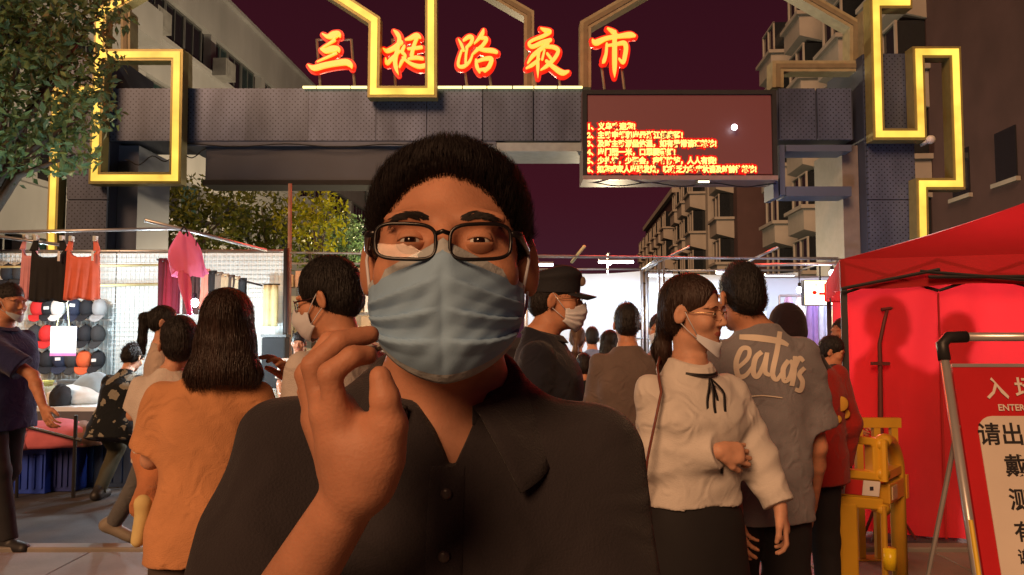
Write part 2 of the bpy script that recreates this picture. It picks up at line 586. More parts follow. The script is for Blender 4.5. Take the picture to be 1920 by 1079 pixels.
gbox('hanging_panel', 386, 900, 275, 344, 0.10, 0.55, M_gated, bev=0.01)
gbox('hanging_panel_edge', 380, 905, 338, 347, 0.05, 0.60, M_dark)
# columns: front panels and body
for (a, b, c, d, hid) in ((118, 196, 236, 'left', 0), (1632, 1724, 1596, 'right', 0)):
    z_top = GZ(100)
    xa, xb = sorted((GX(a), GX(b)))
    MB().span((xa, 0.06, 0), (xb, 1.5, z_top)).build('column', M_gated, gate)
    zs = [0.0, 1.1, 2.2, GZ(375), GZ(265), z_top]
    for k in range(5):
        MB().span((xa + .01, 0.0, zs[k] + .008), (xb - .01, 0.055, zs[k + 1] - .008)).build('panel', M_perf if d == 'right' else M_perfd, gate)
MB().span((GX(1600), 0.3, 0), (GX(1631), 1.5, GZ(265))).build('column_return', mat('gate_return', (0.16, 0.14, 0.13), rough=0.6), gate)
MB().span((GX(197), 0.3, 0), (GX(236), 1.5, GZ(265))).build('column_return', M_gate, gate)
# grey box frame under the beam, right
for nm, q in (('frame_bar', (1461, 1473, 272, 366)), ('frame_bar', (1474, 1597, 272, 284)), ('frame_bar', (1474, 1597, 350, 368)), ('frame_bar', (1450, 1460, 340, 372))):
    gbox(nm, *q, 0.02, 0.5, M_gate)
def frame_path(pts, Y, w, depth, lit, seed=0):
    """square channel following a path, with mitred joints; every run is a part, its light strip a sub-part"""
    P = [PY(x, y, Y) for x, y in pts]
    P2 = [Vector((p.x, p.z)) for p in P]
    n = len(P2)
    offs = []
    for i in range(n):
        d0 = (P2[i] - P2[i - 1]).normalized() if i else None
        d1 = (P2[i + 1] - P2[i]).normalized() if i < n - 1 else None
        if d0 is None: d0 = d1
        if d1 is None: d1 = d0
        n0, n1 = Vector((-d0.y, d0.x)), Vector((-d1.y, d1.x))
        mt = (n0 + n1)
        mt = mt / max(0.35, mt.dot(n0)) if mt.length > 1e-4 else n0
        offs.append(mt)
    for i in range(n - 1):
        def ring(h):
            return [P2[i] + offs[i] * h, P2[i + 1] + offs[i + 1] * h, P2[i + 1] - offs[i + 1] * h, P2[i] - offs[i] * h]
        y = Y - YG
        a = MB(); a.prism([(p.x, p.y) for p in ring(w / 2)], y, y + depth)
        o = a.build('light_channel' if lit else 'rear_channel', M_gold if lit else mat('rear_gold', (0.30, 0.27, 0.17), rough=0.5, var=.15), gate)
        if lit:
            s = MB(); s.prism([(p.x, p.y) for p in ring(w * 0.27)], y - 0.018, y - 0.002)
            s.build('light_strip', M_ledy, o)
        else:
            s = MB(); s.prism([(p.x, p.y) for p in ring(w * 0.2)], y - 0.015, y - 0.002)
            s.build('inner_groove', mat('rear_groove', (0.19, 0.16, 0.10), rough=0.6), o)
W = 0.19
frame_path([(97, 640), (97, 440), (106, 172), (192, 168)], YG - .12, W * .9, .22, True)
frame_path([(186, 103), (332, 103), (328, 334), (177, 334), (186, 103), (188, 24), (445, -128), (702, 38), (700, 172), (808, 172), (808, -128)], YG - .3, W, .22, True)
frame_path([(1700, -110), (1700, 5), (1642, 5), (1648, 252), (1727, 252), (1722, 98), (1791, 98), (1799, 345), (1729, 345), (1731, 460), (1731, 640)], YG - .3, W, .24, True)
frame_path([(770, -102), (992, 26), (992, 164)], YG + 1.0, W * .95, .3, False)
frame_path([(1098, 164), (1098, 46), (1351, -100), (1604, 46), (1604, 122)], YG + 0.5, W, .3, False)
frame_path([(1459, 164), (1459, 124), (1628, 124), (1628, 20)], YG + .3, W, .3, False)
frame_path([(235, 20), (235, 160)], YG + 1.0, W * 0.9, .3, False)
frame_path([(345, 98), (345, 160)], YG + .9, W * 0.7, .2, False)
frame_path([(1718, 90), (1716, 164)], YG + .6, W * 0.7, .2, False)
for a, b in ((568, 592), (594, 656), (658, 688), (820, 866), (868, 912), (914, 960), (962, 1000), (1002, 1044), (1046, 1092)):
    p, q = PY(a, 164, YG - .05), PY(b, 164, YG - .05)
    MB().tube([(p.x, -.05, p.z), (q.x, -.05, q.z)], 0.022, 8).build('top_light_tube', M_ledw, gate, smooth=True)
MB().tube([(GX(700 + 1024), -.2, GZ(278)), (GX(1724) , -.45, GZ(276))], 0.03, 8).ball((GX(1724), -.48, GZ(276)), .07).build('camera_dome', mat('white_plastic', (.6, .6, .6), rough=.4), gate, smooth=True)

for (xa_, ya_, xb_, yb_, sag_) in ((345, 270, 925, 272, .05), (1100, 342, 1455, 345, .06), (236, 300, 386, 280, .12)):
    pa_, pb_ = PY(xa_, ya_, YG - .02), PY(xb_, yb_, YG - .02)
    MB().tube([Vector((q.x, -.03, q.z - sag_ * math.sin(math.pi * t * 3) ** 2)) for t in np.linspace(0, 1, 25) for q in (pa_.lerp(pb_, float(t)),)], .010, 5).build('cable', M_dark, gate)

# ------------------------------------------------------------------ brush-written sign
M_core = emit('sign_core', (1.0, 0.27, 0.015), 2.2)
M_halo = emit('sign_halo', (1.0, 0.012, 0.004), 0.9, base=(.2, .01, .01))  # red halo of the letters, modelled as a wider glowing outline
M_post = mat('sign_post', (0.30, 0.28, 0.22), rough=0.4, metal=.4)
C3 = lambda x, y, w: (560 + x / 6.0, 40 + y / 6.0, w / 6.0)
C4 = lambda x, y, w: (840 + x / 5.0526, 40 + y / 5.0526, w / 5.0526)
GLYPHS = [
 (C3, [[(275,155,18),(330,185,46),(395,170,86),(450,155,66),(468,180,30)], [(410,225,36),(340,270,26),(285,305,22),(262,330,28)], [(258,325,24),(310,345,60),(390,325,78),(450,325,52),(458,355,22)], [(430,372,28),(330,418,26),(215,468,12)], [(112,502,12),(180,540,62),(300,510,66),(420,488,66),(540,475,72),(590,505,60),(602,540,14)]], (190, 580)),
 (C3, [[(958,320,20),(1000,345,48),(1080,310,55),(1155,250,56)], [(1072,115,14),(1110,150,48),(1137,210,48),(1115,330,48),(1090,450,52),(1100,540,46),(1128,615,6)], [(985,430,20),(1000,485,46),(1060,425,40),(1145,350,28)], [(1205,222,18),(1260,205,46),(1330,175,58),(1368,195,34)], [(1335,205,40),(1300,290,42),(1275,400,46)], [(1235,325,26),(1310,318,38),(1385,308,38)], [(1240,440,26),(1320,425,46),(1398,436,36)], [(1195,295,30),(1170,360,42),(1205,405,34),(1165,470,38),(1140,530,22)], [(1175,425,26),(1260,490,38),(1360,525,52),(1450,508,42),(1512,488,8)]], (1045, 1400)),
 (C4, [[(100,180,12),(128,230,30),(150,285,26)], [(150,190,24),(200,158,40),(232,170,36),(215,220,32),(175,258,24)], [(182,262,28),(172,330,26),(168,405,26)], [(130,290,22),(105,370,28),(100,430,30),(145,440,34),(200,400,28),(232,335,20)], [(338,92,20),(326,130,40),(290,180,30),(250,222,14)], [(315,172,28),(365,180,38),(330,240,34),(270,290,30),(225,335,14)], [(275,272,22),(340,285,38),(420,292,44),(460,305,34)], [(268,380,26),(275,440,38),(300,495,22)], [(285,392,26),(350,370,38),(412,372,42),(392,440,42),(350,482,34)], [(300,474,26),(375,466,32)]], (150, 380)),
 (C4, [[(878,76,14),(930,100,48),(965,112,38),(900,150,34),(800,190,28),(765,222,28),(800,250,38),(890,212,42),(968,188,38)], [(945,220,36),(870,280,42),(800,340,38),(755,405,18)], [(862,290,36),(850,370,34),(850,450,34),(852,545,6)], [(742,455,18),(800,422,36),(862,370,26)], [(915,252,30),(1000,258,38),(1042,292,38),(1010,360,38),(940,430,38),(878,472,14)], [(938,318,24),(972,362,26)], [(912,290,24),(892,372,26)], [(930,390,30),(1000,450,42),(1080,500,52),(1138,488,22)]], (805, 1040)),
 (C4, [[(1508,76,14),(1560,110,44),(1595,150,34)], [(1365,185,16),(1400,212,58),(1500,172,42),(1620,152,42),(1720,140,54),(1765,148,26)], [(1575,112,38),(1575,250,48),(1575,400,48),(1575,480,36),(1577,540,6)], [(1500,225,24),(1495,310,32),(1475,385,40),(1462,402,16)], [(1505,242,22),(1580,232,30),(1660,218,44),(1682,260,44),(1672,340,44),(1655,402,36),(1615,365,16)]], (1460, 1650)),
]
YS = YG - 0.05
sg = empty('rooftop_sign', (0, YS, 0))
tag(sg, 'glowing orange and red brush lettering standing on the gate beam', 'sign')
def brush(poly, conv, grow, y, thick, mb):
    """smooth the stroke, then a ribbon of changing width with round ends"""
    pts = [conv(*p) for p in poly]
    P = np.array(pts)
    m = len(P)
    tt = np.linspace(0, m - 1, (m - 1) * 6 + 1)
    out = []
    for t in tt:
        i = min(int(t), m - 2); f = t - i
        p0, p1, p2, p3 = P[max(i - 1, 0)], P[i], P[i + 1], P[min(i + 2, m - 1)]
        out.append(0.5 * ((2 * p1) + (-p0 + p2) * f + (2 * p0 - 5 * p1 + 4 * p2 - p3) * f * f + (-p0 + 3 * p1 - 3 * p2 + p3) * f ** 3))
    Q = []
    for q in out:
        w = PY(q[0], q[1], YS)
        Q.append((w.x, w.z, max(q[2], 1.0) / (F / YS) * 0.5 + grow))
    L, Rr = [], []
    n = len(Q)
    for i in range(n):
        a, b = Q[max(i - 1, 0)], Q[min(i + 1, n - 1)]
        d = Vector((b[0] - a[0], b[1] - a[1])); d.normalize()
        nx, nz = -d.y, d.x
        L.append((Q[i][0] + nx * Q[i][2], Q[i][1] + nz * Q[i][2])); Rr.append((Q[i][0] - nx * Q[i][2], Q[i][1] - nz * Q[i][2]))
    vs = [(p[0], y, p[1]) for p in L] + [(p[0], y, p[1]) for p in Rr] + [(p[0], y + thick, p[1]) for p in L] + [(p[0], y + thick, p[1]) for p in Rr]
    fs = []
    for i in range(n - 1):
        fs += [(i, i + 1, n + i + 1, n + i), (2 * n + i, 3 * n + i, 3 * n + i + 1, 2 * n + i + 1), (i, 2 * n + i, 2 * n + i + 1, i + 1), (n + i, n + i + 1, 3 * n + i + 1, 3 * n + i)]
    fs += [(0, n, 3 * n, 2 * n), (n - 1, 3 * n - 1, 4 * n - 1, 2 * n - 1)]
    mb._add(vs, fs)
    for e_ in (0, n - 1):
        cx, cz, r_ = Q[e_]
        k = 10
        ring = [(cx + math.cos(2 * math.pi * j / k) * r_, cz + math.sin(2 * math.pi * j / k) * r_) for j in range(k)]
        mb.prism(ring, y + 0.0012, y + thick - 0.0012)
for gi, (conv, strokes, legs) in enumerate(GLYPHS):
    core, rim = MB(), MB()
    for si, s in enumerate(strokes):
        brush(s, conv, -0.003, -0.06 - 0.003 * si, 0.05, core)
        brush(s, conv, 0.042, -0.005 + 0.003 * si, 0.05, rim)  # these wider strokes behind the core form the halo
    ch = core.build('character', M_core, sg)
    rim.build('red_halo', M_halo, ch)
    for lx in legs:
        x0, y0, _ = conv(lx, 0, 0)
        p = PY(x0 + 6, 164, YS); q = PY(x0, 70 if gi in (0, 1) else 120, YS)
        MB().tube([(p.x, 0.12, p.z), (q.x, 0.09, q.z)], 0.024, 6).build('post', M_post, ch)
    x0, x1 = conv(legs[0], 0, 0)[0], conv(legs[1], 0, 0)[0]
    yy = 71 if gi in (0, 1) else 122
    p, q = PY(x0, yy, YS), PY(x1, yy, YS)
    MB().tube([(p.x, 0.09, p.z), (q.x, 0.09, q.z)], 0.018, 6).build('crossbar', M_post, ch)

# ------------------------------------------------------------------ LED screen
sc_ = empty('display_screen', (0, YG - .25, 0))
tag(sc_, 'wide red message screen hung on the right of the gate beam', 'screen')
YL = YG - .25
a, b = PY(1092, 170, YL), PY(1458, 338, YL)
MB().span((a.x, 0.02, b.z), (b.x, 0.6, a.z)).build('cabinet', mat('screen_cabinet', (0.10, 0.05, 0.06), rough=0.5), sc_)
a2, b2 = PY(1102, 179, YL), PY(1448, 327, YL)
MB().span((a2.x, 0.0, b2.z), (b2.x, 0.019, a2.z)).build('display', emit('screen_face', (0.34, 0.03, 0.035), 0.22, base=(0.08, 0.05, 0.05)), sc_)
fr = MB(); t_ = 0.07
MB().span((a.x, -0.03, a.z - t_), (b.x, 0.018, a.z)).build('bezel', M_dark, sc_)
MB().span((a.x, -0.03, b.z + t_), (a.x + t_, 0.018, a.z - t_)).build('bezel', M_dark, sc_)
MB().span((b.x - t_, -0.03, b.z + t_), (b.x, 0.018, a.z - t_)).build('bezel', M_dark, sc_)
MB().span((a.x, -0.03, b.z), (b.x, 0.018, b.z + t_)).build('bezel', mat('bezel_pale', (0.25, 0.18, 0.18), rough=.4), sc_)
M_txt = emit('screen_text', (1.0, 0.50, 0.09), 2.4)
M_txr = emit('screen_text_glow', (1.0, 0.004, 0.004), 0.75, base=(.2, .01, .01))  # red glow round the text, built as a thicker emissive copy
ROWS = [(237, '1、义乌欢迎您!'), (253, '2、主动申领和出示浙江健康码!'), (269, '3、及时主动测量体温，如有异常请速就诊!'), (285, '4、出门隔一米，口罩要戴好!'), (301, '5、少扎堆，少聚会，疫情防控，人人有责!'), (317, '6、如您或家人出现发热，咳嗽乏力等症状请及时前往就诊!')]
ENDS = [1191, 1280, 1343, 1266, 1343, 1418]
for (yy, s), ex in zip(ROWS, ENDS):
    p = PY(1101, yy + 6, YL); q = PY(ex, yy, YL)
    o = text_obj('message_line', s, 0.125, M_txt, sc_, offset=0.0065, loc=(p.x, -0.012, p.z))
    o['kind'] = 'stuff'
    wd = max(v.co.x for v in o.data.vertices)
    o.scale.x = (q.x - p.x) / wd
    h = 14.5 / F * YL
    gl = MB(); gl.span((-0.04, -0.022, -0.004), (wd + 0.05, h - .022, -0.003))
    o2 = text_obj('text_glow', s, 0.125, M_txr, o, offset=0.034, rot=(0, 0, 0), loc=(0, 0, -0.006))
for nm, (x, y), sz, wt_, cl_ in (('screen_light', (1260, 275), (2.6, .9), 260, (1.0, .03, .03)), ('sign_light', (880, 110), (4.8, .6), 170, (1.0, .07, .015))):
    ld = bpy.data.lights.new(nm, 'AREA'); ld.shape = 'RECTANGLE'; ld.size, ld.size_y = sz; ld.energy = wt_; ld.color = cl_
    lo = bpy.data.objects.new(nm, ld); COL.objects.link(lo)
    pp = PY(x, y, YL - .12); par_ = sc_ if nm == 'screen_light' else sg
    lo.parent = par_; lo.location = pp - par_.location; lo.rotation_euler = (R(-90), 0, 0)
sp = empty('bright_spot', PY(1377, 239, YL - .1))  # glowing white ball on a short stem
tag(sp, 'small round white lamp shining in front of the message screen', 'lamp')
MB().ball((0, 0, 0), 0.05, 12, 8).build('bulb', emit('spot_white', (0.9, 0.9, 1.0), 6.0), sp, smooth=True)
MB().tube([(0, 0.045, 0), (0, 0.098, 0)], 0.02, 8).build('stem', M_dark, sp)
lb = empty('floodlight', PY(1318, 339, YL))
tag(lb, 'small warm floodlight under the message screen', 'lamp')
MB().span((-.1, -.05, -.06), (.1, .05, -.005)).build('housing', M_dark, lb)
MB().span((-.09, -.056, -.045), (.09, -.051, -.012)).build('lens', emit('flood_warm', (1, .8, .55), 3.0), lb)

# ================================================================== STALLS, TENT, STREET FURNITURE
def lamp(name, label, loc, r, col, strength, watts, cord=0.0, size=None, group=None):
    """hanging bulb: glowing glass, socket, cord and the light it gives"""
    t = tag(empty(name, loc), label, 'lamp', group)
    MB().ball((0, 0, 0), r, 12, 8, squash=(1, 1, 1.15)).build('bulb', emit('bulb_%s' % name + str(strength) + str(col), col, strength), t, smooth=True)
    MB().tube([(0, 0, r * 1.1), (0, 0, r * 1.1 + 0.05)], r * .55, 8).build('socket', M_dark, t)
    if cord:
        MB().tube([(0, 0, r * 1.1 + 0.05), (0, 0, r * 1.1 + 0.05 + cord)], 0.006, 5).build('cord', M_dark, t)
    ld = bpy.data.lights.new(name + '_light', 'POINT')
    ld.energy = watts; ld.color = col; ld.shadow_soft_size = max(r * 1.3, 0.06)
    lo = bpy.data.objects.new(name + '_light', ld)
    COL.objects.link(lo); lo.parent = t; lo.location = (0, 0, -r * 1.2 - 0.07)
    return t

M_white = mat('white_board', (0.62, 0.70, 0.72), rough=0.6, var=0.06, scale=1.5)
M_wire = mat('white_wire', (0.65, 0.68, 0.68), rough=0.4)
M_steel = mat('galvanised_pole', (0.45, 0.45, 0.46), rough=0.35, metal=0.7, var=0.15, scale=4)
M_rust = mat('rusty_pole', (0.28, 0.16, 0.13), rough=0.7, var=0.25, scale=6)
M_bamboo = mat('bamboo_pole', (0.55, 0.50, 0.26), rough=0.5, var=0.2, scale=5)
M_black = mat('black_cloth', (0.012, 0.013, 0.016), rough=0.85, var=0.2, bump=.2, bscale=25)
M_metald = mat('black_metal', (0.02, 0.02, 0.022), rough=0.45)
def pole(name, label, pts, r, m, group=None):
    base = Vector(pts[0])
    t = MB().tube([Vector(p) - base for p in pts], r, 8).build(name, m, None, base, smooth=True)
    return tag(t, label, 'pole', group)

# ---- clothes stall on the left
YW = 9.5
st = empty('clothes_stall', (PY(250, 628, YW).x, YW, 0))
tag(st, 'white walled clothes and cap stall on the left', 'stall')
ox = st.location.x
xl, xr = PY(-120, 500, YW).x - ox, PY(533, 500, YW).x - ox
ztop = PY(300, 474, YW).z
edges = [xl, xl + 1.25, PY(214, 500, YW).x - ox, PY(380, 500, YW).x - ox, xr]
for i in range(4):
    MB().span((edges[i] + .006, 0.05, 0.05), (edges[i + 1] - .006, 0.09, ztop)).build('wall_panel', M_white, st)
wg = MB()
x = xl
while x < xr:
    wg.box((x, 0.0, ztop / 2 + .02), (0.006, 0.006, ztop - 0.05)); x += 0.055
z = 0.1
while z < ztop:
    wg.box(((xl + xr) / 2, 0.0061, z), (xr - xl, 0.006, 0.006)); z += 0.055
o = wg.build('wire_grid', M_wire, st); o['kind'] = 'stuff'
for i in range(5):
    MB().tube([(edges[i], 0.13, 0), (edges[i], 0.13, ztop + .05)], 0.02, 8).build('post', M_steel, st, smooth=True)
MB().tube([(xl, 0.13, ztop + .03), (xr, 0.13, ztop + .03)], 0.02, 8).build('top_rail', M_steel, st, smooth=True)
tab = empty('stall_table', (PY(150, 628, 8.1).x, 8.1, 0))
tag(tab, 'long white stall table heaped with clothes', 'table')
MB().span((-2.4, -.75, .70), (.62, .75, .74)).build('tabletop', M_white, tab)
MB().span((-2.38, -.755, .30), (.60, -.752, .70)).build('cloth_front', mat('grey_cloth', (.10, .10, .11), rough=.9), tab)
for sx in (-2.3, -.85, .55):
    for sy in (-.65, .65):
        MB().tube([(sx, sy, 0), (sx, sy, .70)], .02, 8).build('leg', M_steel, tab)

# caps on the wall: crown and brim
CAPC = {'black': (.012, .013, .018), 'navy': (.015, .02, .045), 'red': (.55, .02, .02), 'white': (.7, .7, .7), 'grey': (.30, .31, .33), 'orange': (.60, .10, .03), 'charcoal': (.03, .032, .036)}
def cap_meshes(c):
    m = mat('cap_' + c, CAPC[c], rough=.8, var=.15, bump=.2, bscale=60)
    cr = MB(); cr.ball((0, 0, 0), 1.0, 16, 10, squash=(.092, .07, .115))
    br_ = MB()
    def fn(u, v):
        a = (u - .5) * 2
        w = .092 * (1 - .12 * v)
        return (a * w * math.sqrt(max(0, 1 - .25 * v * v * a * a)), -.045 - .05 * v - .02 * (1 - a * a), -.085 - .085 * v * (1 - .45 * a * a))
    br_.grid(fn, 10, 4)
    return cr.mesh('crown', m, True), br_.mesh('brim', m, True)
capm = {c: cap_meshes(c) for c in CAPC}
patch = MB().span((-.03, -.005, -.018), (.03, 0, .018)).mesh('patch', mat('white_patch', (.75, .75, .75), rough=.7))
button = MB().ball((0, 0, 0), .012, 8, 6).mesh('button', M_black)
ORD = ['first', 'second', 'third', 'fourth', 'fifth', 'sixth', 'seventh']
rows = [('top', 578, [(72, 'red', 0), (92, 'black', 1), (109, 'white', 0), (139, 'navy', 1), (163, 'black', 0), (187, 'grey', 0)]),
        ('middle', 627, [(66, 'charcoal', 0), (88, 'red', 0), (137, 'navy', 0), (160, 'black', 0), (184, 'charcoal', 0)]),
        ('bottom', 675, [(67, 'charcoal', 1), (89, 'black', 0), (113, 'navy', 1), (135, 'charcoal', 0), (158, 'orange', 0), (184, 'black', 1)]),
        ('upper left', 512, [(16, 'black', 0), (38, 'charcoal', 0)])]
for rn, py, items in rows:
    for i, (px, c, pt) in enumerate(items):
        t = empty('baseball_cap', PY(px, py, YW - .09))
        same = [q for q in items if q[1] == c]
        lab = '%s cap in the %s row of caps on the stall wall' % (c, rn) if len(same) == 1 else '%s cap, %s from the left in the %s row of caps' % (c, ORD[i], rn)
        tag(t, lab, 'cap', 'caps on the stall wall')
        t.rotation_euler = (rng.uniform(-.1, .1), rng.uniform(-.08, .08), rng.uniform(-.25, .25))
        k = mobj('crown', capm[c][0], t); mobj('button', button, k, (0, -.01, .115))
        b = mobj('brim', capm[c][1], t); s = b.modifiers.new('thick', 'SOLIDIFY'); s.thickness = .006
        if pt:
            mobj('patch', patch, t, (0, -.0715, rng.uniform(-.02, .03)))
ch_ = empty('shelf_rail', PY(125, 600, YW - .02)); tag(ch_, 'thin white rail between the upper rows of caps', 'rail')
MB().tube([(-.55, 0, 0), (.55, 0, 0)], .012, 6).build('bar', M_wire, ch_)
for s_ in (-.5, .5):
    MB().tube([(s_, 0, 0), (s_, .06, 0)], .008, 6).build('hook', M_wire, ch_)

# hanging tops
def hanging_top(label, px0, px1, py0, py1, Y, m, neck, strap, flare=.12, pleat=0.007, tagm=True, seed=1):
    p0, p1 = PY((px0 + px1) / 2, py0, Y), PY((px0 + px1) / 2, py1, Y)
    w = (px1 - px0) / F * Y
    h = p0.z - p1.z
    t = empty('camisole', p0); tag(t, label, 'top', 'tops hanging over the stall front')
    r = random.Random(seed); ph = [r.uniform(0, 6) for _ in range(4)]
    def body(u, v, side):
        wv = w * (1 - flare * (1 - v)) / 2
        a = (u - .5) * 2
        top = neck * h * (math.cos(a * math.pi / 2) ** .6) if abs(a) < 1 else 0
        z = -(.16 * h + (top - .16 * h) * (1 - v) * .0) - 0.0
        zt = -.12 * h - .17 * h * (1 - min(1, abs(a) * 1.05) ** 4)
        zz = zt + (-h - zt) * v
        y = side * .022 * math.sqrt(max(0, 1 - a * a)) + pleat * v * math.sin(a * 13 + ph[0] + 2 * v) + .006 * v * math.sin(a * 23 + ph[1])
        return (a * wv, y, zz + .01 * math.sin(a * 5 + ph[2]) * v)
    mb = MB()
    mb.grid(lambda u, v: body(u, v, -1), 26, 14); mb.grid(lambda u, v: body(1 - u, v, 1), 26, 14)
    o = mb.build('fabric', m, t, smooth=True)
    s = o.modifiers.new('thick', 'SOLIDIFY'); s.thickness = .004
    for sx in (-1, 1):
        x0 = sx * w * (1 - flare) / 2 * .86
        sm = MB()
        sm.grid(lambda u, v: (x0 - sx * (u - .5) * strap * (1 + v) - sx * .02 * (1 - v), -.012 + .004 * math.sin(v * 3), -.002 - v * .185 * h), 4, 6)
        q = sm.build('strap', m, t, smooth=True); s = q.modifiers.new('thick', 'SOLIDIFY'); s.thickness = .006
        MB().span((x0 - .014 - sx * .02, -.03, -.015), (x0 + .014 - sx * .02, .02, .035)).build('peg', mat('peg_plastic', (.5, .52, .45), rough=.5), t)
    if tagm:
        MB().span((w * .30, -.055, -.36 * h), (w * .36, -.052, -.20 * h)).build('price_tag', mat('white_patch', (.75, .75, .75)), t)
    return t
hanging_top('pale pink top hanging half behind the black one', 40, 74, 447, 562, 7.62, mat('pink_cloth', (.65, .30, .36), rough=.85, var=.1, bump=.2), .1, .03, tagm=False, seed=5)
hanging_top('black sleeveless top hanging at the stall front', 56, 130, 449, 566, 7.5, M_black, .12, .045, seed=2)
hanging_top('coral pleated camisole hanging beside the black top', 122, 192, 450, 562, 7.44, mat('coral_cloth', (.72, .16, .10), rough=.85, var=.1, bump=.2), .1, .035, pleat=.010, seed=3)
G_ = 'poles over the clothes stall'
pole('awning_pole', 'long pale pole running across the top of the clothes stall', [PY(-80, 437, 7.5), PY(345, 429, 7.5)], .016, M_steel, G_)
pole('awning_pole', 'short grey pole slanting behind the hanging tops', [PY(-60, 436, 7.7), PY(125, 461, 7.55)], .016, M_steel, G_)
pole('awning_pole', 'silvery pole slanting down above the pink bag', [PY(272, 413, 7.2), PY(500, 470, 8.0)], .017, M_steel, G_)
pole('bamboo_pole', 'upper yellow pole along the stall wall', [PY(-60, 502, 9.0), PY(318, 497, 9.0)], .014, M_bamboo, G_)
pole('bamboo_pole', 'lower yellow pole along the stall wall', [PY(-60, 541, 9.0), PY(306, 533, 9.0)], .017, M_bamboo, G_)
pole('upright_pole', 'tall rusty upright pole at the right end of the clothes stall', [(PY(544, 628, 9.9).x, 9.9, 0), PY(544, 345, 9.9)], .026, M_rust, G_)
pole('upright_pole', 'black upright post at the end of the white stall wall', [(PY(537, 628, 9.38).x, 9.38, 0), PY(537, 466, 9.38)], .035, M_metald, G_)
pole('awning_pole', 'thin pole running on behind the glasses man to the far stalls', [PY(545, 474, 9.8), PY(1590, 487, 12.0)], .014, M_steel, G_)
# scarves on a rod
pole('scarf_rod', 'thin black rod carrying the row of scarves', [PY(294, 487, 7.9), PY(492, 536, 7.9)], .010, M_metald)
SC = [(306, 'dark maroon', (.10, .01, .02), 600), (318, 'deep red', (.22, .012, .03), 585), (330, 'wine', (.14, .01, .025), 600), (352, 'brown', (.07, .025, .02), 590), (368, 'chocolate', (.05, .02, .018), 590), (386, 'coral pink', (.55, .18, .13), 580), (399, 'black', (.012, .01, .01), 575), (411, 'taupe', (.16, .12, .09), 575), (422, 'tan', (.35, .25, .15), 575), (433, 'dark brown', (.06, .04, .03), 575), (443, 'beige', (.42, .32, .20), 580), (455, 'charcoal', (.02, .02, .022), 580)]
for i, (px, nm, c, pyb) in enumerate(SC):
    py0 = 487 + (px - 294) * .2475
    p0, p1 = PY(px, py0 - 2, 7.9), PY(px, pyb, 7.9)
    h = p0.z - p1.z
    t = empty('scarf', p0); tag(t, '%s scarf draped over the black rod' % nm, 'scarf', 'scarves on the rod')
    mb = MB(); ph = rng.uniform(0, 6)
    hw = .04
    def fn(u, v, sgn):
        a = (u - .5) * 2
        return (a * hw * (1 + .15 * math.sin(v * 4 + ph)), sgn * (.014 + .02 * v) + .010 * math.sin(a * 5 + ph), -v * h)
    mb.grid(lambda u, v: fn(u, v, -1), 6, 10); mb.grid(lambda u, v: fn(u, v * .9, 1), 6, 10)
    o = mb.build('cloth', mat('scarf_' + nm.replace(' ', '_'), c, rough=.9, var=.15, bump=.2), t, smooth=True)
    s = o.modifiers.new('thick', 'SOLIDIFY'); s.thickness = .006
    MB().tube([(-hw, 0, .004), (hw, 0, .004)], .016, 8).build('fold', MATS['scarf_' + nm.replace(' ', '_')], t, smooth=True)
# pink bag
pb = empty('pink_bag', PY(345, 428, 7.2)); tag(pb, 'pink plastic bag hanging from the slanting pole', 'bag')
M_pinkb = sheet_cloth('pink_plastic', (.75, .18, .32), trans=.3, bump=.5, bscale=14)
mb = MB()
def bagf(u, v):
    a = 2 * math.pi * u
    r = (.05 + .11 * math.sin(min(1, v * 1.25) * math.pi / 2)) * (1 + .16 * math.sin(a * 3 + 5 * v) + .1 * math.sin(a * 7))
    return (r * math.cos(a) + .08 * v * v, r * .45 * math.sin(a), -.06 - .38 * v + .03 * math.sin(a * 2))
mb.grid(bagf, 28, 12)
mb.build('bag_body', M_pinkb, pb, smooth=True)
mb = MB(); mb.grid(lambda u, v: (.02 + .08 * v + (u - .5) * .09 * (1 + .5 * math.sin(v * 5)), -.05 + .02 * math.sin(u * 9 + v * 4), -.40 - .42 * v), 8, 12)
o = mb.build('loose_tail', M_pinkb, pb, smooth=True); s = o.modifiers.new('thick', 'SOLIDIFY'); s.thickness = .004
for sx in (-1, 1):
    MB().tube([(sx * .04, 0, -.08), (sx * .025, 0, -.02), (0, 0, .015)], .008, 6).build('handle', M_black, pb)
hs = empty('hanging_cloth', PY(508, 535, 9.35)); tag(hs, 'pale yellow cloth strip hanging on the white wall', 'cloth')
mb = MB(); mb.grid(lambda u, v: ((u - .5) * .17, .02 * math.sin(u * 14) - .02, -.50 * v), 12, 6)
o = mb.build('cloth', mat('straw_cloth', (.55, .50, .28), rough=.9), hs, smooth=True); s = o.modifiers.new('thick', 'SOLIDIFY'); s.thickness = .01
MB().tube([(-.1, .03, .01), (.1, .03, .01)], .01, 6).build('rod', M_metald, hs)
db_ = empty('dark_box', PY(515, 680, 9.2)); tag(db_, 'dark fabric organiser against the white wall', 'box')
MB().span((-.13, -.1, -.3), (.15, .1, .3)).build('body', M_black, db_, bevel=.02); MB().span((-.14, -.11, .301), (.16, .11, .33)).build('lid', M_metald, db_)
# price card and strings
pc = empty('price_card', PY(119, 640, 8.7)); tag(pc, 'white card with a pink lower edge hanging before the caps', 'card')
MB().span((-.145, -.004, -.135), (.145, .004, .165)).build('card', mat('white_card', (.8, .8, .8), rough=.5), pc)
MB().span((-.145, -.007, -.165), (.145, .004, -.136)).build('pink_edge', mat('pink_card', (.75, .2, .5), rough=.5), pc)
for dx in (-.08, .06):
    MB().tube([(dx, 0, .166), (dx * .3, 0, .5), (0, .1, .85)], .007, 5).build('string', M_bamboo, pc)

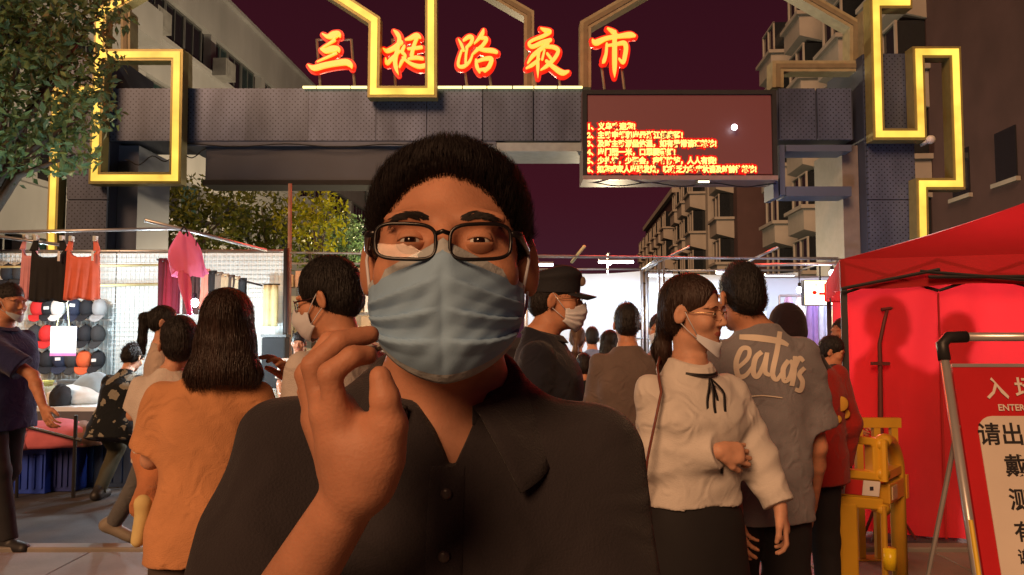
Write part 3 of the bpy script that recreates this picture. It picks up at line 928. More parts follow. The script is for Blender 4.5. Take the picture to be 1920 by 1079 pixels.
lamp('stall_bulb', 'bright white bulb shining beside the long haired woman', PY(365, 568, 7.2), .035, (0.80, 0.95, 1.0), 40.0, 60, cord=.5)
lamp('cap_wall_bulb', 'white bulb behind the hanging black top', PY(96, 520, 8.4), .05, (0.80, 0.95, 1.0), 20.0, 74, cord=.1)  # this bulb and the next are added out of sight to brighten the wall
lamp('cap_wall_bulb', 'white bulb behind the head of the woman in orange', PY(430, 620, 8.4), .05, (0.80, 0.95, 1.0), 20.0, 74, cord=.1)

# cloth heaps: lumpy closed surfaces
def heap(name, label, loc, sx, sy, sz, m, seed, cat='clothes', rough=.25):
    r = random.Random(seed)
    ws = [(Vector((r.uniform(-1, 1), r.uniform(-1, 1), r.uniform(-1, 1))) * r.uniform(4, 12), r.uniform(0, 6), r.uniform(.3, 1)) for _ in range(9)]
    mb = MB(); mb.ball((0, 0, 0), 1.0, 30, 18)
    vs = []
    for v in mb.v:
        p = Vector(v)
        d = 1 + rough * sum(abs(math.sin(w.dot(p) * .5 + ph)) * a - .3 for w, ph, a in ws) / 3
        z = p.z * d
        vs.append((p.x * d * sx, p.y * d * sy, max(z, -.35) * sz + .35 * sz))
    mb.v = vs
    t = mb.build(name, m, None, loc, smooth=True)
    return tag(t, label, cat)
gz = lambda px, Y, z: (PY(px, 628, Y).x, Y, z)
heap('clothes_heap', 'heap of pink clothes in front of the stall table', gz(105, 7.05, .42), .34, .18, .17, mat('pink_heap', (.50, .13, .16), rough=.9, bump=.4, bscale=20), 1)
heap('clothes_heap', 'dusty rose clothes heap at the left of the pink one', gz(50, 7.0, .41), .16, .2, .13, mat('rose_heap', (.34, .10, .11), rough=.9, bump=.4, bscale=20), 2)
heap('clothes_heap', 'small brown clothes heap right of the pink one', gz(160, 7.1, .42), .16, .16, .14, mat('brown_heap', (.20, .12, .09), rough=.9, bump=.4, bscale=20), 3)
heap('clothes_heap', 'white crumpled bags on the stall table', gz(140, 7.75, .74), .30, .22, .13, mat('white_bags', (.6, .62, .6), rough=.5, bump=.5, bscale=18), 4)
heap('clothes_heap', 'dark folded clothes on the left of the table', gz(60, 7.8, .74), .28, .2, .10, mat('dark_heap', (.04, .045, .05), rough=.9), 5)
heap('clothes_heap', 'pale green cloth pile in the middle of the table', gz(95, 7.7, .74), .14, .15, .12, mat('green_heap', (.35, .40, .28), rough=.9), 6)
heap('clothes_heap', 'small black pile before the white bags', gz(118, 7.5, .74), .08, .1, .14, M_black, 8)
heap('clothes_heap', 'grey blue clothes piled near the bending shopper', gz(180, 7.9, .74), .22, .2, .2, mat('greyblue_heap', (.25, .32, .36), rough=.9), 7)
def carton(label, px, Y, w, d, h, m, m2=None, z=.74):
    t = empty('carton', gz(px, Y, z)); tag(t, label, 'box')
    MB().span((-w / 2, -d / 2, 0), (w / 2, d / 2, h)).build('body', m, t, bevel=.006)
    if m2: MB().span((w / 2 - .06, -d / 2 - .003, .01), (w / 2 - .005, -d / 2 - .001, h - .01)).build('side_label', m2, t)
    MB().span((-w / 2 - .004, -d / 2 - .004, h + .001), (w / 2 + .004, d / 2 + .004, h + .02)).build('lid', m, t)
carton('yellow box on the back of the stall table', 68, 8.5, .30, .2, .16, mat('yellow_box', (.6, .5, .12), rough=.6))
carton('grey box with an orange end on the stall table', 142, 8.5, .26, .2, .17, mat('grey_box', (.10, .12, .13), rough=.6), mat('orange_label', (.7, .25, .04), rough=.6))
# blue crates
M_blue = mat('blue_plastic', (.02, .06, .42), rough=.4, var=.1)
M_blued = mat('navy_plastic', (.015, .03, .17), rough=.45, var=.1)
def crate(label, px0, px1, Y, h, m):
    a, b = PY(px0, 628, Y).x, PY(px1, 628, Y).x
    t = empty('plastic_crate', ((a + b) / 2, Y + .2, 0)); tag(t, label, 'crate', 'blue crates under the stall table')
    w = (b - a) / 2
    MB().span((-w, -.2, .006), (w, .2, .03)).build('base', m, t)
    for nm, q in (('front_wall', ((-w, -.2, .031), (w, -.185, h))), ('back_wall', ((-w, .185, .031), (w, .2, h))), ('side_wall', ((-w, -.184, .031), (-w + .015, .184, h))), ('side_wall', ((w - .015, -.184, .031), (w, .184, h)))):
        MB().span(*q).build(nm, m, t)
    for i in range(5):
        x = -w + (i + .5) * 2 * w / 5
        MB().span((x - .012, -.214, .05), (x + .012, -.2005, h - .05)).build('rib', m, t)
    MB().span((-w - .012, -.22, h - .04), (w + .012, -.2005, h + .001)).build('rim', m, t)
crate('bright blue ribbed crate nearest the left edge', 26, 94, 7.0, .40, M_blue)
crate('navy crate between the blue crate and the bending shopper', 97, 150, 7.1, .42, M_blued)
crate('dark blue crate behind the bending shopper', 172, 262, 7.3, .46, mat('teal_plastic', (.012, .035, .10), rough=.5))
bx_ = empty('stall_guard_rail', gz(95, 6.85, .0)); tag(bx_, 'thin black rail leaning over the blue crates', 'rail')
a, b = PY(36, 797, 6.85) - bx_.location, PY(152, 826, 6.85) - bx_.location
MB().tube([a, b], .014, 6).build('rail', M_metald, bx_)
c_ = PY(141, 822, 6.85) - bx_.location
MB().tube([(c_.x, 0, 0), (c_.x, 0, c_.z + .20)], .016, 6).build('upright', M_metald, bx_); MB().tube([(a.x, 0, 0), (a.x, 0, a.z)], .014, 6).build('upright', M_metald, bx_)

# ---- warm goods rack behind the man with glasses
gr = empty('goods_rack', (PY(620, 628, 10.4).x, 10.4, 0)); tag(gr, 'cluttered rack of pale goods lit warm behind the glasses man', 'rack')
for sx in (-.62, 0, .62):
    MB().tube([(sx, 0, 0), (sx, 0, 2.4)], .018, 6).build('post', M_steel, gr)
for z in (.6, 1.0, 1.35, 1.7, 2.05, 2.38):
    MB().tube([(-.62, 0, z), (.62, 0, z)], .014, 6).build('rail', M_steel, gr)
r2 = random.Random(4)
pal = [(.6, .5, .3), (.7, .65, .5), (.5, .35, .2), (.65, .6, .55), (.35, .25, .15), (.6, .4, .3)]
gm = [mat('goods_%d' % i, c, rough=.6) for i, c in enumerate(pal)]
for z in (.62, 1.02, 1.37, 1.72, 2.06):
    x = -.58
    while x < .55:
        w, h = r2.uniform(.07, .15), r2.uniform(.16, .30)
        MB().span((x, -.06, z), (x + w, .05, z + h)).build('package', gm[r2.randrange(6)], gr, bevel=.008)
        x += w + r2.uniform(.01, .04)
lamp('warm_bulb', 'warm bulb glowing low behind the glasses man', PY(548, 690, 8.2), .04, (1.0, .68, .28), 25.0, 22, cord=.3)
lamp('warm_bulb', 'warm white bulb beside the foreground man ear', PY(704, 596, 9.2), .05, (1.0, .85, .55), 12.0, 30, cord=.3)
wt = empty('warm_backdrop', (PY(705, 628, 11.0).x, 11.0, 0)); tag(wt, 'pale backdrop sheet glowing beside the foreground man ear', 'sheet')
mb = MB(); mb.grid(lambda u, v: ((u - .5) * 1.7, .03 * math.sin(u * 12), 2.15 * v + .02), 20, 4)
mb.build('sheet', sheet_cloth('pale_sheet', (.7, .66, .5), trans=.4), wt, smooth=True); MB().tube([(-.9, .02, 2.19), (.9, .02, 2.19)], .015, 6).build('rod', M_steel, wt)

# ---- white tarpaulin stalls beyond the gate
M_tarp = sheet_cloth('white_tarpaulin', (.62, .72, .86), trans=.45, bump=.35, bscale=2.2)
def tarp(label, px0, px1, py0, Y, seed):
    a, b = PY(px0, py0, Y), PY(px1, py0, Y)
    t = empty('tarpaulin_stall', ((a.x + b.x) / 2, Y, 0)); tag(t, label, 'stall', 'white stalls beyond the gate')
    w = (b.x - a.x) / 2; h = a.z
    mb = MB()
    mb.grid(lambda u, v: ((u - .5) * 2 * (w - .04), .03 * math.sin(u * 9 + seed) + .02 * math.sin(v * 7 + seed * 2 + u * 3), .1 + (h - .14) * v - .04 * (1 - v) * 0 - .05 * v * math.sin(u * math.pi)), 24, 14)
    mb.build('sheet', M_tarp, t, smooth=True)
    for sx in (-w, w):
        MB().tube([(sx, .02, 0), (sx, .02, h + .03)], .022, 8).build('post', M_steel, t, smooth=True)
        MB().tube([(sx, -1.6, 0), (sx, -1.6, h + .08)], .02, 8).build('post', M_steel, t, smooth=True)
        MB().tube([(sx, .02, h), (sx, -1.6, h + .05)], .018, 8).build('roof_bar', M_steel, t, smooth=True)
    MB().tube([(-w, .02, h), (w, .02, h)], .02, 8).build('rail', M_steel, t, smooth=True)
    MB().tube([(-w, -1.6, h + .06), (w, -1.6, h + .06)], .018, 8).build('rail', M_steel, t, smooth=True)
    MB().tube([(-w, .0, h * .52), (w, .0, h * .52)], .014, 8).build('rail', M_steel, t, smooth=True)
    return t
tarp('white tarpaulin stall behind the guard', 985, 1204, 505, 14.0, 1)
tarp('white tarpaulin stall behind the woman in the blouse', 1212, 1500, 507, 14.0, 2)
def tube_lamp(label, px, py, Y, ln, watts, col=(.72, .84, 1.0), rz=0.0):
    t = empty('tube_lamp', PY(px, py, Y), rz); tag(t, label, 'lamp', 'tube lamps in the white stalls')
    MB().tube([(-ln / 2, 0, 0), (ln / 2, 0, 0)], .02, 8).build('tube', emit('tube_white', (.85, .92, 1.0), 9.0), t, smooth=True)
    MB().span((-ln / 2, -.03, .022), (ln / 2, .03, .05)).build('fitting', M_steel, t)
    ld = bpy.data.lights.new('tube_light', 'AREA'); ld.shape = 'RECTANGLE'; ld.size = ln; ld.size_y = .08; ld.energy = watts; ld.color = col
    lo = bpy.data.objects.new('tube_light', ld); COL.objects.link(lo); lo.parent = t; lo.location = (0, 0, -.03)
    return t
tube_lamp('tube lamp above the guard cap', 1155, 492, 13.2, .6, 34)
tube_lamp('tube lamp just left of the woman in the blouse', 1238, 517, 13.4, .4, 32)
tube_lamp('tube lamp over the right end of the white stalls', 1462, 519, 13.4, .5, 32)
tube_lamp('tube lamp hidden behind the tall man head', 1370, 512, 13.4, .5, 32)
tube_lamp('tube lamp hidden behind the foreground man ear', 1010, 497, 13.3, .5, 26)
G2 = 'poles over the white stalls'
pole('awning_pole', 'pole slanting up above the woman in the blouse', [PY(1205, 505, 12.4), PY(1292, 463, 11.6)], .02, M_steel, G2)
pole('awning_pole', 'pole slanting up behind the tall man head', [PY(1400, 492, 12.4), PY(1458, 464, 11.6)], .02, M_steel, G2)
pole('bamboo_pole', 'short pole with a yellow clip above the guard cap', [PY(1072, 492, 11), PY(1096, 462, 10.6)], .022, M_bamboo, G2)
pole('awning_pole', 'level pole running towards the red tent', [PY(1380, 498, 11.5), PY(1580, 494, 10.5)], .022, M_steel, G2)
# colourful stall at the far right of the street
cs = empty('clothes_rail', (PY(1545, 628, 11.5).x, 11.5, 0)); tag(cs, 'rail of bright hanging clothes under the lit sign', 'rack')
MB().tube([(-.65, 0, 2.0), (.65, 0, 2.0)], .018, 8).build('rail', M_steel, cs)
for sx in (-.65, .65):
    MB().tube([(sx, 0, 0), (sx, 0, 2.0)], .018, 8).build('post', M_steel, cs)
cc = [('lilac', (.45, .36, .62)), ('white', (.7, .72, .75)), ('violet', (.22, .16, .42)), ('pale_blue', (.4, .5, .7)), ('cream', (.65, .6, .35)), ('lime', (.35, .65, .05)), ('rose', (.6, .25, .35))]
for i, (nm, c) in enumerate(cc):
    x = -.52 + i * .175
    mb = MB(); mb.grid(lambda u, v: (x + (u - .5) * .17 * (.5 + .5 * min(1, v * 5)), .03 * math.sin(u * 8 + i) - .01 * i, 1.98 - (.75 + .25 * ((i * 7) % 3) / 2) * v), 8, 8)
    o = mb.build('garment', mat('garment_' + nm, c, rough=.85), cs, smooth=True); s = o.modifiers.new('thick', 'SOLIDIFY'); s.thickness = .02
bk = empty('stall_backdrop', (PY(1550, 628, 12.3).x, 12.3, 0)); tag(bk, 'pale sheet behind the rail of bright clothes', 'sheet')
mb = MB(); mb.grid(lambda u, v: ((u - .5) * 1.9, .03 * math.sin(u * 10), .02 + 2.3 * v), 16, 4); mb.build('sheet', M_tarp, bk, smooth=True)
MB().tube([(-1, 0, 2.34), (1, 0, 2.34)], .018, 6).build('rod', M_steel, bk)
lamp('stall_bulb', 'white bulb left of the lit shop sign', PY(1499, 544, 9.6), .035, (1, .95, 1), 20, 30, cord=.2)
lamp('stall_bulb', 'lilac bulb over the rail of bright clothes', PY(1560, 512, 10.8), .04, (.85, .8, 1), 15, 50, cord=.1)
# lit sign
ls = empty('lit_sign', PY(1541, 549, 9.2)); tag(ls, 'small glowing white sign with red marks beside the red tent', 'sign')
MB().span((-.215, .0, -.155), (.215, .09, .15)).build('case', M_metald, ls)
MB().span((-.205, -.006, -.145), (.205, -.001, .14)).build('face', emit('sign_white', (1.0, .84, .50), 5.0), ls)
M_red = emit('sign_red', (.7, .02, .01), .9, base=(.5, .01, .01))
MB().span((.025, -.012, -.11), (.06, -.007, .11)).build('mark', M_red, ls)
MB().span((-.04, -.0135, -.03), (.15, -.0125, .0)).build('mark', M_red, ls)
MB().ball((-.09, -.008, .0), .03, 10, 6, squash=(1, .1, .8)).build('mark', M_red, ls)
MB().ball((-.07, -.008, .09), .014, 8, 6, squash=(1, .1, .8)).build('mark', M_red, ls)
MB().ball((.15, -.008, .0), .02, 8, 6, squash=(1, .1, .5)).build('mark', M_red, ls)
MB().tube([(0, .045, .15), (0, .045, .32)], .01, 6).build('hanger', M_metald, ls)

# ---- bulbs on posts added to light the facades and street trees
for lab, x, y, z, w in (('bare market bulb hung high behind the white stalls', 2.4, 19.0, 3.2, 700), ('bare market bulb hung farther along the street', -3.0, 27.0, 3.4, 4600), ('bare market bulb beside the yellowish street tree', -4.1, 17.6, 2.7, 55)):
    t_l = lamp('fill_bulb', lab, (x, y, z), .06, (1.0, .78, .48), 20, w, cord=.1)
    MB().tube([(.0, .35, -z), (.0, .35, .22), (0, .3, .25), (0, 0, .22)], .02, 6).build('post', M_steel, t_l)

# ---- red tent
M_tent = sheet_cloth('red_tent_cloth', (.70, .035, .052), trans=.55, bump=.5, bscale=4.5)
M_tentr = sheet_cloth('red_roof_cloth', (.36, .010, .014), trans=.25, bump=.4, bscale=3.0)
YT = 5.5
tx = PY(1579, 628, YT).x
te = empty('red_tent', (tx, YT, 0), R(-20)); tag(te, 'red folding gazebo with a red side wall at the right edge', 'tent')
zE, zV = PY(1579, 487, YT).z, PY(1579, 540, YT).z
WT, DT = 3.0, 2.6
zR = 2.50
rid0, rid1 = (1.49, 1.3, zR), (1.51, 1.3, zR)
def quadgrid(p00, p10, p11, p01, sag, nu=14, nv=8):
    p00, p10, p11, p01 = map(Vector, (p00, p10, p11, p01))
    mb = MB()
    def fn(u, v):
        p = p00.lerp(p10, u).lerp(p01.lerp(p11, u), v)
        return p - Vector((0, 0, sag * math.sin(math.pi * v) * (0.4 + .6 * math.sin(math.pi * u))))
    mb.grid(fn, nu, nv)
    return mb
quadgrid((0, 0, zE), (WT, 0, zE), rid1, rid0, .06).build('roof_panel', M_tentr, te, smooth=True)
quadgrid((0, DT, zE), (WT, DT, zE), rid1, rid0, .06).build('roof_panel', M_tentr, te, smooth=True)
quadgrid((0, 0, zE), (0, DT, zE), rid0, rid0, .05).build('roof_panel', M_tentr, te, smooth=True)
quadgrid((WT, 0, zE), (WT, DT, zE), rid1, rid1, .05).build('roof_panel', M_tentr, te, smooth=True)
def valance(p, q, ax):
    p, q = Vector(p), Vector(q)
    mb = MB()
    def fn(u, v):
        b = p.lerp(q, u)
        w = .012 * math.sin(u * 40) * v
        return b + Vector((w if ax else 0, 0 if ax else w, -(zE - zV) * v - .012 * v * math.sin(u * 17)))
    mb.grid(fn, 40, 3)
    return mb.build('valance', M_tentr, te, smooth=True)
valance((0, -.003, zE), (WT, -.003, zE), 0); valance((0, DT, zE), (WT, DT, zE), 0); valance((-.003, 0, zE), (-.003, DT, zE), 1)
mb = MB()
zw = zV - .005
mb.grid(lambda u, v: (.05 + u * (WT - .1), .10 + .016 * math.sin(u * 34 + 2 * v) * (1 - .5 * v) + .030 * math.sin(u * 11 + v * 4) + .010 * math.sin(u * 61 - v * 5) + .05 * v ** 4 * math.sin(u * 22 + 1.5), .03 + (zw - .03 + .06 * math.sin(u * 5)) * v), 60, 16)
fwall = mb.build('front_wall', M_tent, te, smooth=True)
for xs_ in (.62, 1.25, 1.9, 2.5):
    MB().span((xs_ - .006, .045, .04), (xs_ + .006, .052, zw - .04)).build('seam_tape', M_tentr, te)
mb = MB(); mb.grid(lambda u, v: (.05 + u * (WT - .1), DT - .1 + .02 * math.sin(u * 25), .03 + (zw - .03) * v), 40, 10)
mb.build('back_wall', M_tent, te, smooth=True)
for x, y in ((.02, .04), (WT - .02, .04), (.02, DT - .04), (WT - .02, DT - .04)):
    MB().span((x - .022, y - .022, 0), (x + .022, y + .022, zE - .01)).build('leg', M_metald, te)
nb = 5
for i in range(nb):
    x0, x1 = .04 + i * (WT - .08) / nb, .04 + (i + 1) * (WT - .08) / nb
    z0, z1 = zV - .03, zV + .17
    MB().tube([(x0, .03, z0), (x1, .03, z1)], .012, 6).build('scissor_bar', M_metald, te)
    MB().tube([(x0, .055, z1), (x1, .055, z0)], .012, 6).build('scissor_bar', M_metald, te)
for x0, x1, z0, z1 in ((.0, .62, zV - .01, zV + .11), (.5, 1.5, zV + .10, zV - .02), (.55, 1.9, zV + .06, zV + .03)):
    MB().tube([(x0, -.05, z0), (x1, -.05, z1)], .013, 6).build('front_bar', M_metald, te)
lamp('tent_bulb', 'bulb hanging inside the red tent', (tx + 1.61, YT + 1.22, 1.72), .05, (1.0, .80, .68), 15, 150, cord=.4)
ts = empty('stand_shadow', (PY(1645, 628, YT - .02).x, YT - .05, 0)); tag(ts, 'thin dark stand with a bent top before the red tent wall', 'stand')
zz = lambda py: PY(1640, py, YT - .05).z
M_stand = mat('stand_shadow_red', (.10, .02, .02), rough=.6)  # stand's shadow through the cloth, shaped as a dark red pole
MB().tube([(-.01, 0, 0), (-.01, 0, zz(800)), (0, 0, zz(682)), (0, 0, zz(645)), (.035, 0, zz(605)), (.06, 0, zz(582))], [.022, .020, .016, .014, .013, .012], 8).build('pole', M_stand, ts, smooth=True)
MB().span((-.06, -.02, zz(685)), (.06, .02, zz(679))).build('clamp', M_stand, ts); MB().tube([(.02, 0, zz(581)), (.10, 0, zz(578))], .014, 6).build('head', M_stand, ts)
for a in (0, 2.1, 4.2):
    MB().tube([(-.01, 0, .35), (.22 * math.cos(a) - .01, .08 * math.sin(a), .008)], .01, 6).build('foot', M_stand, ts)

# ---- yellow folding barrier
M_yel = mat('yellow_plastic', (.62, .36, .03), rough=.38, var=.08, scale=5, bump=.04, bscale=30)
M_yeld = mat('yellow_plastic_dark', (.50, .28, .025), rough=.42, var=.10, scale=5)  # darker yellow for the rear leaf, lower hinge rod and fence
YB = 3.9
def barrier(label, px, Y, rz):
    t = empty('folding_barrier', (PY(px, 628, Y).x, Y, 0), rz); tag(t, label, 'barrier'); t.scale = (1.14, 1.3, 1.0)
    # front leaf in the plane y = 0, x from -.27 (left) to 0 (hinge), height .92
    def bar(nm, p, q, w, d, m=M_yel, y=0.0, par=t):
        p, q = Vector((p[0], 0, p[1])), Vector((q[0], 0, q[1]))
        v = q - p
        rot = Matrix.Rotation(-math.atan2(v.z, v.x), 3, 'Y')
        return MB().box((p + q) / 2 + Vector((0, y, 0)), (v.length + w * .4, d, w), rot).build(nm, m, par, bevel=.008)
    def ringp(nm, outer, inner, y0, y1, m, par):
        n = len(outer); mb = MB()
        vs = [(x, y, z) for y in (y0, y1) for ring_ in (outer, inner) for x, z in ring_]
        fs = []
        for i in range(n):
            k = (i + 1) % n
            fs += [(i, k, n + k, n + i), (2 * n + i, 3 * n + i, 3 * n + k, 2 * n + k), (i, 2 * n + i, 2 * n + k, k), (n + i, n + k, 3 * n + k, 3 * n + i)]
        mb._add(vs, fs)
        return mb.build(nm, m, par, bevel=.006)
    ringp('handle_frame', [(-.285, .735), (-.255, .765), (-.165, .91), (-.14, .925), (-.03, .91), (-.005, .89), (-.005, .70)], [(-.215, .768), (-.205, .785), (-.145, .875), (-.13, .885), (-.055, .876), (-.045, .865), (-.045, .745)], -.03, .03, M_yel, t)
    bar('cross_rail', (-.255, .615), (-.01, .585), .055, .058, y=.002)
    MB().box((-.135, -.0, .675), (.24, .04, .09), Matrix.Rotation(.12, 3, 'Y')).build('reflector_board', M_yel, t)
    for i, (x, m) in enumerate(((-.215, 'w'), (-.135, 'r'), (-.055, 'w'))):
        o = MB().box((x, -.024, .675 - (x + .135) * .12), (.078, .004, .072), Matrix.Rotation(.12, 3, 'Y')).build('reflector', mat('reflector_white', (.7, .68, .66), rough=.35) if m == 'w' else mat('reflector_red', (.5, .03, .03), rough=.35), t)
        if m == 'w':
            MB().box((x, -.0275, .675 - (x + .135) * .12), (.016, .002, .018)).build('dot_mark', mat('dark_print', (.03, .03, .05)), o)
    MB().span((-.25, -.03, .03), (-.12, .03, .60)).build('leg_board', M_yel, t, bevel=.012)
    MB().span((-.26, -.05, .0), (-.10, .05, .04)).build('foot', M_yel, t, bevel=.01)
    MB().tube([(-.005, -.03, .0), (-.005, -.03, .58)], .013, 8).build('hinge_rod', M_yeld, t); MB().tube([(0, -.03, .70), (0, -.03, .9)], .018, 8).build('hinge_rod', M_yel, t)
    for z, r_ in ((.56, .026), (.735, .030), (.88, .028)):
        MB().tube([(0, -.036, z), (0, .03, z)], r_, 14).build('hinge_knuckle', M_yel, t, smooth=True)
    MB().tube([(.01, -.04, .28), (.01, -.04, .38)], .027, 10).build('reflective_sleeve', mat('bright_yellow', (.85, .62, .02), rough=.3), t, smooth=True)
    # rear leaf, turned back: an arch with a board
    leaf = empty('rear_leaf', (0.012, .0, 0), R(38), t)
    arc = [(0.02, 0, .88)] + [(.04 + .2 * math.sin(a), 0, .70 + .19 * math.cos(a)) for a in np.linspace(.1, 1.57, 9)] + [(.245, 0, .02)]
    MB().tube(arc, .033, 8).build('arch', M_yeld, leaf, smooth=True)
    MB().span((.01, -.03, .58), (.235, .03, .68)).build('board', M_yeld, leaf, bevel=.006)
    MB().span((.03, -.036, .60), (.10, -.031, .665)).build('pale_reflector', mat('reflector_dull', (.45, .38, .25), rough=.5), leaf)
    MB().span((.01, -.025, .70), (.24, .025, .74)).build('cross_rail', M_yeld, leaf)
    MB().span((.275, -.03, .56), (.31, .03, .68)).build('latch', M_yel, leaf)
    return t
barrier('yellow plastic folding barrier in front of the red tent', 1640, YB, R(8))
t2 = tag(empty('plastic_fence', (PY(1625, 628, 4.9).x, 4.9, 0)), 'low dull yellow fence panel behind the folding barrier', 'fence')
for i in range(4):
    x = -.18 + i * .11
    MB().span((x - .02, -.02, .04), (x + .02, .02, .84)).build('upright', M_yeld, t2)
MB().span((-.22, -.025, .841), (.19, .025, .90)).build('rail', M_yeld, t2); MB().span((-.22, -.06, 0), (.19, .06, .039)).build('foot', M_yeld, t2)
MB().span((-.22, .021, .35), (.19, .035, .42)).build('rail', M_yeld, t2)

# ---- leaning notice board
M_alu = mat('aluminium', (.55, .53, .52), rough=.3, metal=.6, var=.1)
M_sred = mat('sign_red_print', (.48, .015, .02), rough=.45, var=.06)
M_scream = mat('sign_cream_print', (.62, .55, .48), rough=.5, var=.08, scale=3)
YN = 2.12
lean = R(12)
bo = empty('notice_board', PY(1838, 1079, YN - .12)); tag(bo, 'leaning red and cream entry notice in a metal frame', 'sign')
bo.location.z = 0.0
base = bo.location
bd = empty('tilted_frame', (0, 0, 0), 0, bo); bd.rotation_euler = (-lean, 0, 0)
# in the tilted plane: left rail x = 0; top at height hT
def tilt(px, py):
    """pixel -> (x, z) in the board's tilted plane"""
    r = ray(px, py); o = Vector((0, 0, CAM_Z))
    n = Vector((0, -math.cos(lean), math.sin(lean)))   # plane normal through base
    k = (Vector(base) - o).dot(n) / r.dot(n)
    p = o + r * k - Vector(base)
    return p.x, p.z / math.cos(lean)
xL, zT = tilt(1764, 632)
xL2, zP = tilt(1772, 690)
xL3, _ = tilt(1834, 1079)
x0 = (xL + xL2 + xL3) / 3
WB = .74
MB().tube([(x0, 0, .03), (x0, 0, zT - .03)], .013, 10).build('side_rail', M_alu, bd, smooth=True)
MB().tube([(x0 + WB, 0, .03), (x0 + WB, 0, zT - .03)], .013, 10).build('side_rail', M_alu, bd, smooth=True)
MB().tube([(x0 + .05, 0, zT), (x0 + WB - .05, 0, zT)], .013, 10).build('top_rail', M_alu, bd, smooth=True)
MB().tube([(x0 - .003, -.014, .05), (x0 - .003, -.014, zT - .52)], .006, 8).build('yellow_edge', mat('yellow_tape', (.75, .5, .04), rough=.4), bd)
for sx in (0, 1):
    xx = x0 + sx * WB; dr = 1 - 2 * sx
    MB().tube([(xx, 0, zT - .07), (xx, 0, zT - .022), (xx + dr * .02, 0, zT - .002), (xx + dr * .075, 0, zT)], .0175, 10).build('corner_joint', M_metald, bd, smooth=True)
MB().span((x0 + .016, -.006, .18), (x0 + WB - .016, .006, zP)).build('board', M_sred, bd)
MB().span((x0 + .016, -.0075, zP + .001), (x0 + WB - .016, .0075, zP + .011)).build('board_edge', M_alu, bd)
# cream rounded panel
px0, pz1 = tilt(1806, 781)
px0 = x0 + .062
pz0, px1, rr_ = .24, x0 + WB - .062, .045
poly = []
for cx, cz, a0 in ((px1 - rr_, pz1 - rr_, 0), (px0 + rr_, pz1 - rr_, 90), (px0 + rr_, pz0 + rr_, 180), (px1 - rr_, pz0 + rr_, 270)):
    for k in range(6):
        a = R(a0 + 18 * k); poly.append((cx + rr_ * math.cos(a), cz + rr_ * math.sin(a)))
MB().prism(poly, -.009, -.0065).build('cream_panel', M_scream, bd)
M_pr = mat('black_print', (.02, .018, .02), rough=.6)
M_prw = mat('white_print', (.7, .62, .55), rough=.6)
def btext(s, px, py_base, hpx, m, bold=.0):
    x, z = tilt(px, py_base); _, z2 = tilt(px, py_base - hpx)
    return text_obj('lettering', s, (z2 - z) * 1.12, m, bd, loc=(x, -.0105, z), bold=bold)
btext('入 场 须 知', 1846, 745, 38, M_prw, .0012); btext('ENTER', 1868, 771, 15, M_prw, .0006)
btext('请出示健康码', 1832, 831, 39, M_pr, .0012); btext('戴口罩', 1882, 890, 39, M_pr, .0012)
btext('测体温', 1890, 953, 39, M_pr, .0012); btext('有序排队', 1900, 1012, 36, M_pr, .0012); btext('谢谢配合', 1906, 1056, 28, M_pr, .0008)
for xx in (x0 + .01, x0 + WB - .01):
    zt = zT * math.cos(lean) * .82; yt = zT * math.sin(lean) * .82
    MB().tube([(xx, yt, zt), (xx - .02, yt + .42, .01)], .007, 6).build('back_leg', M_alu, bo)

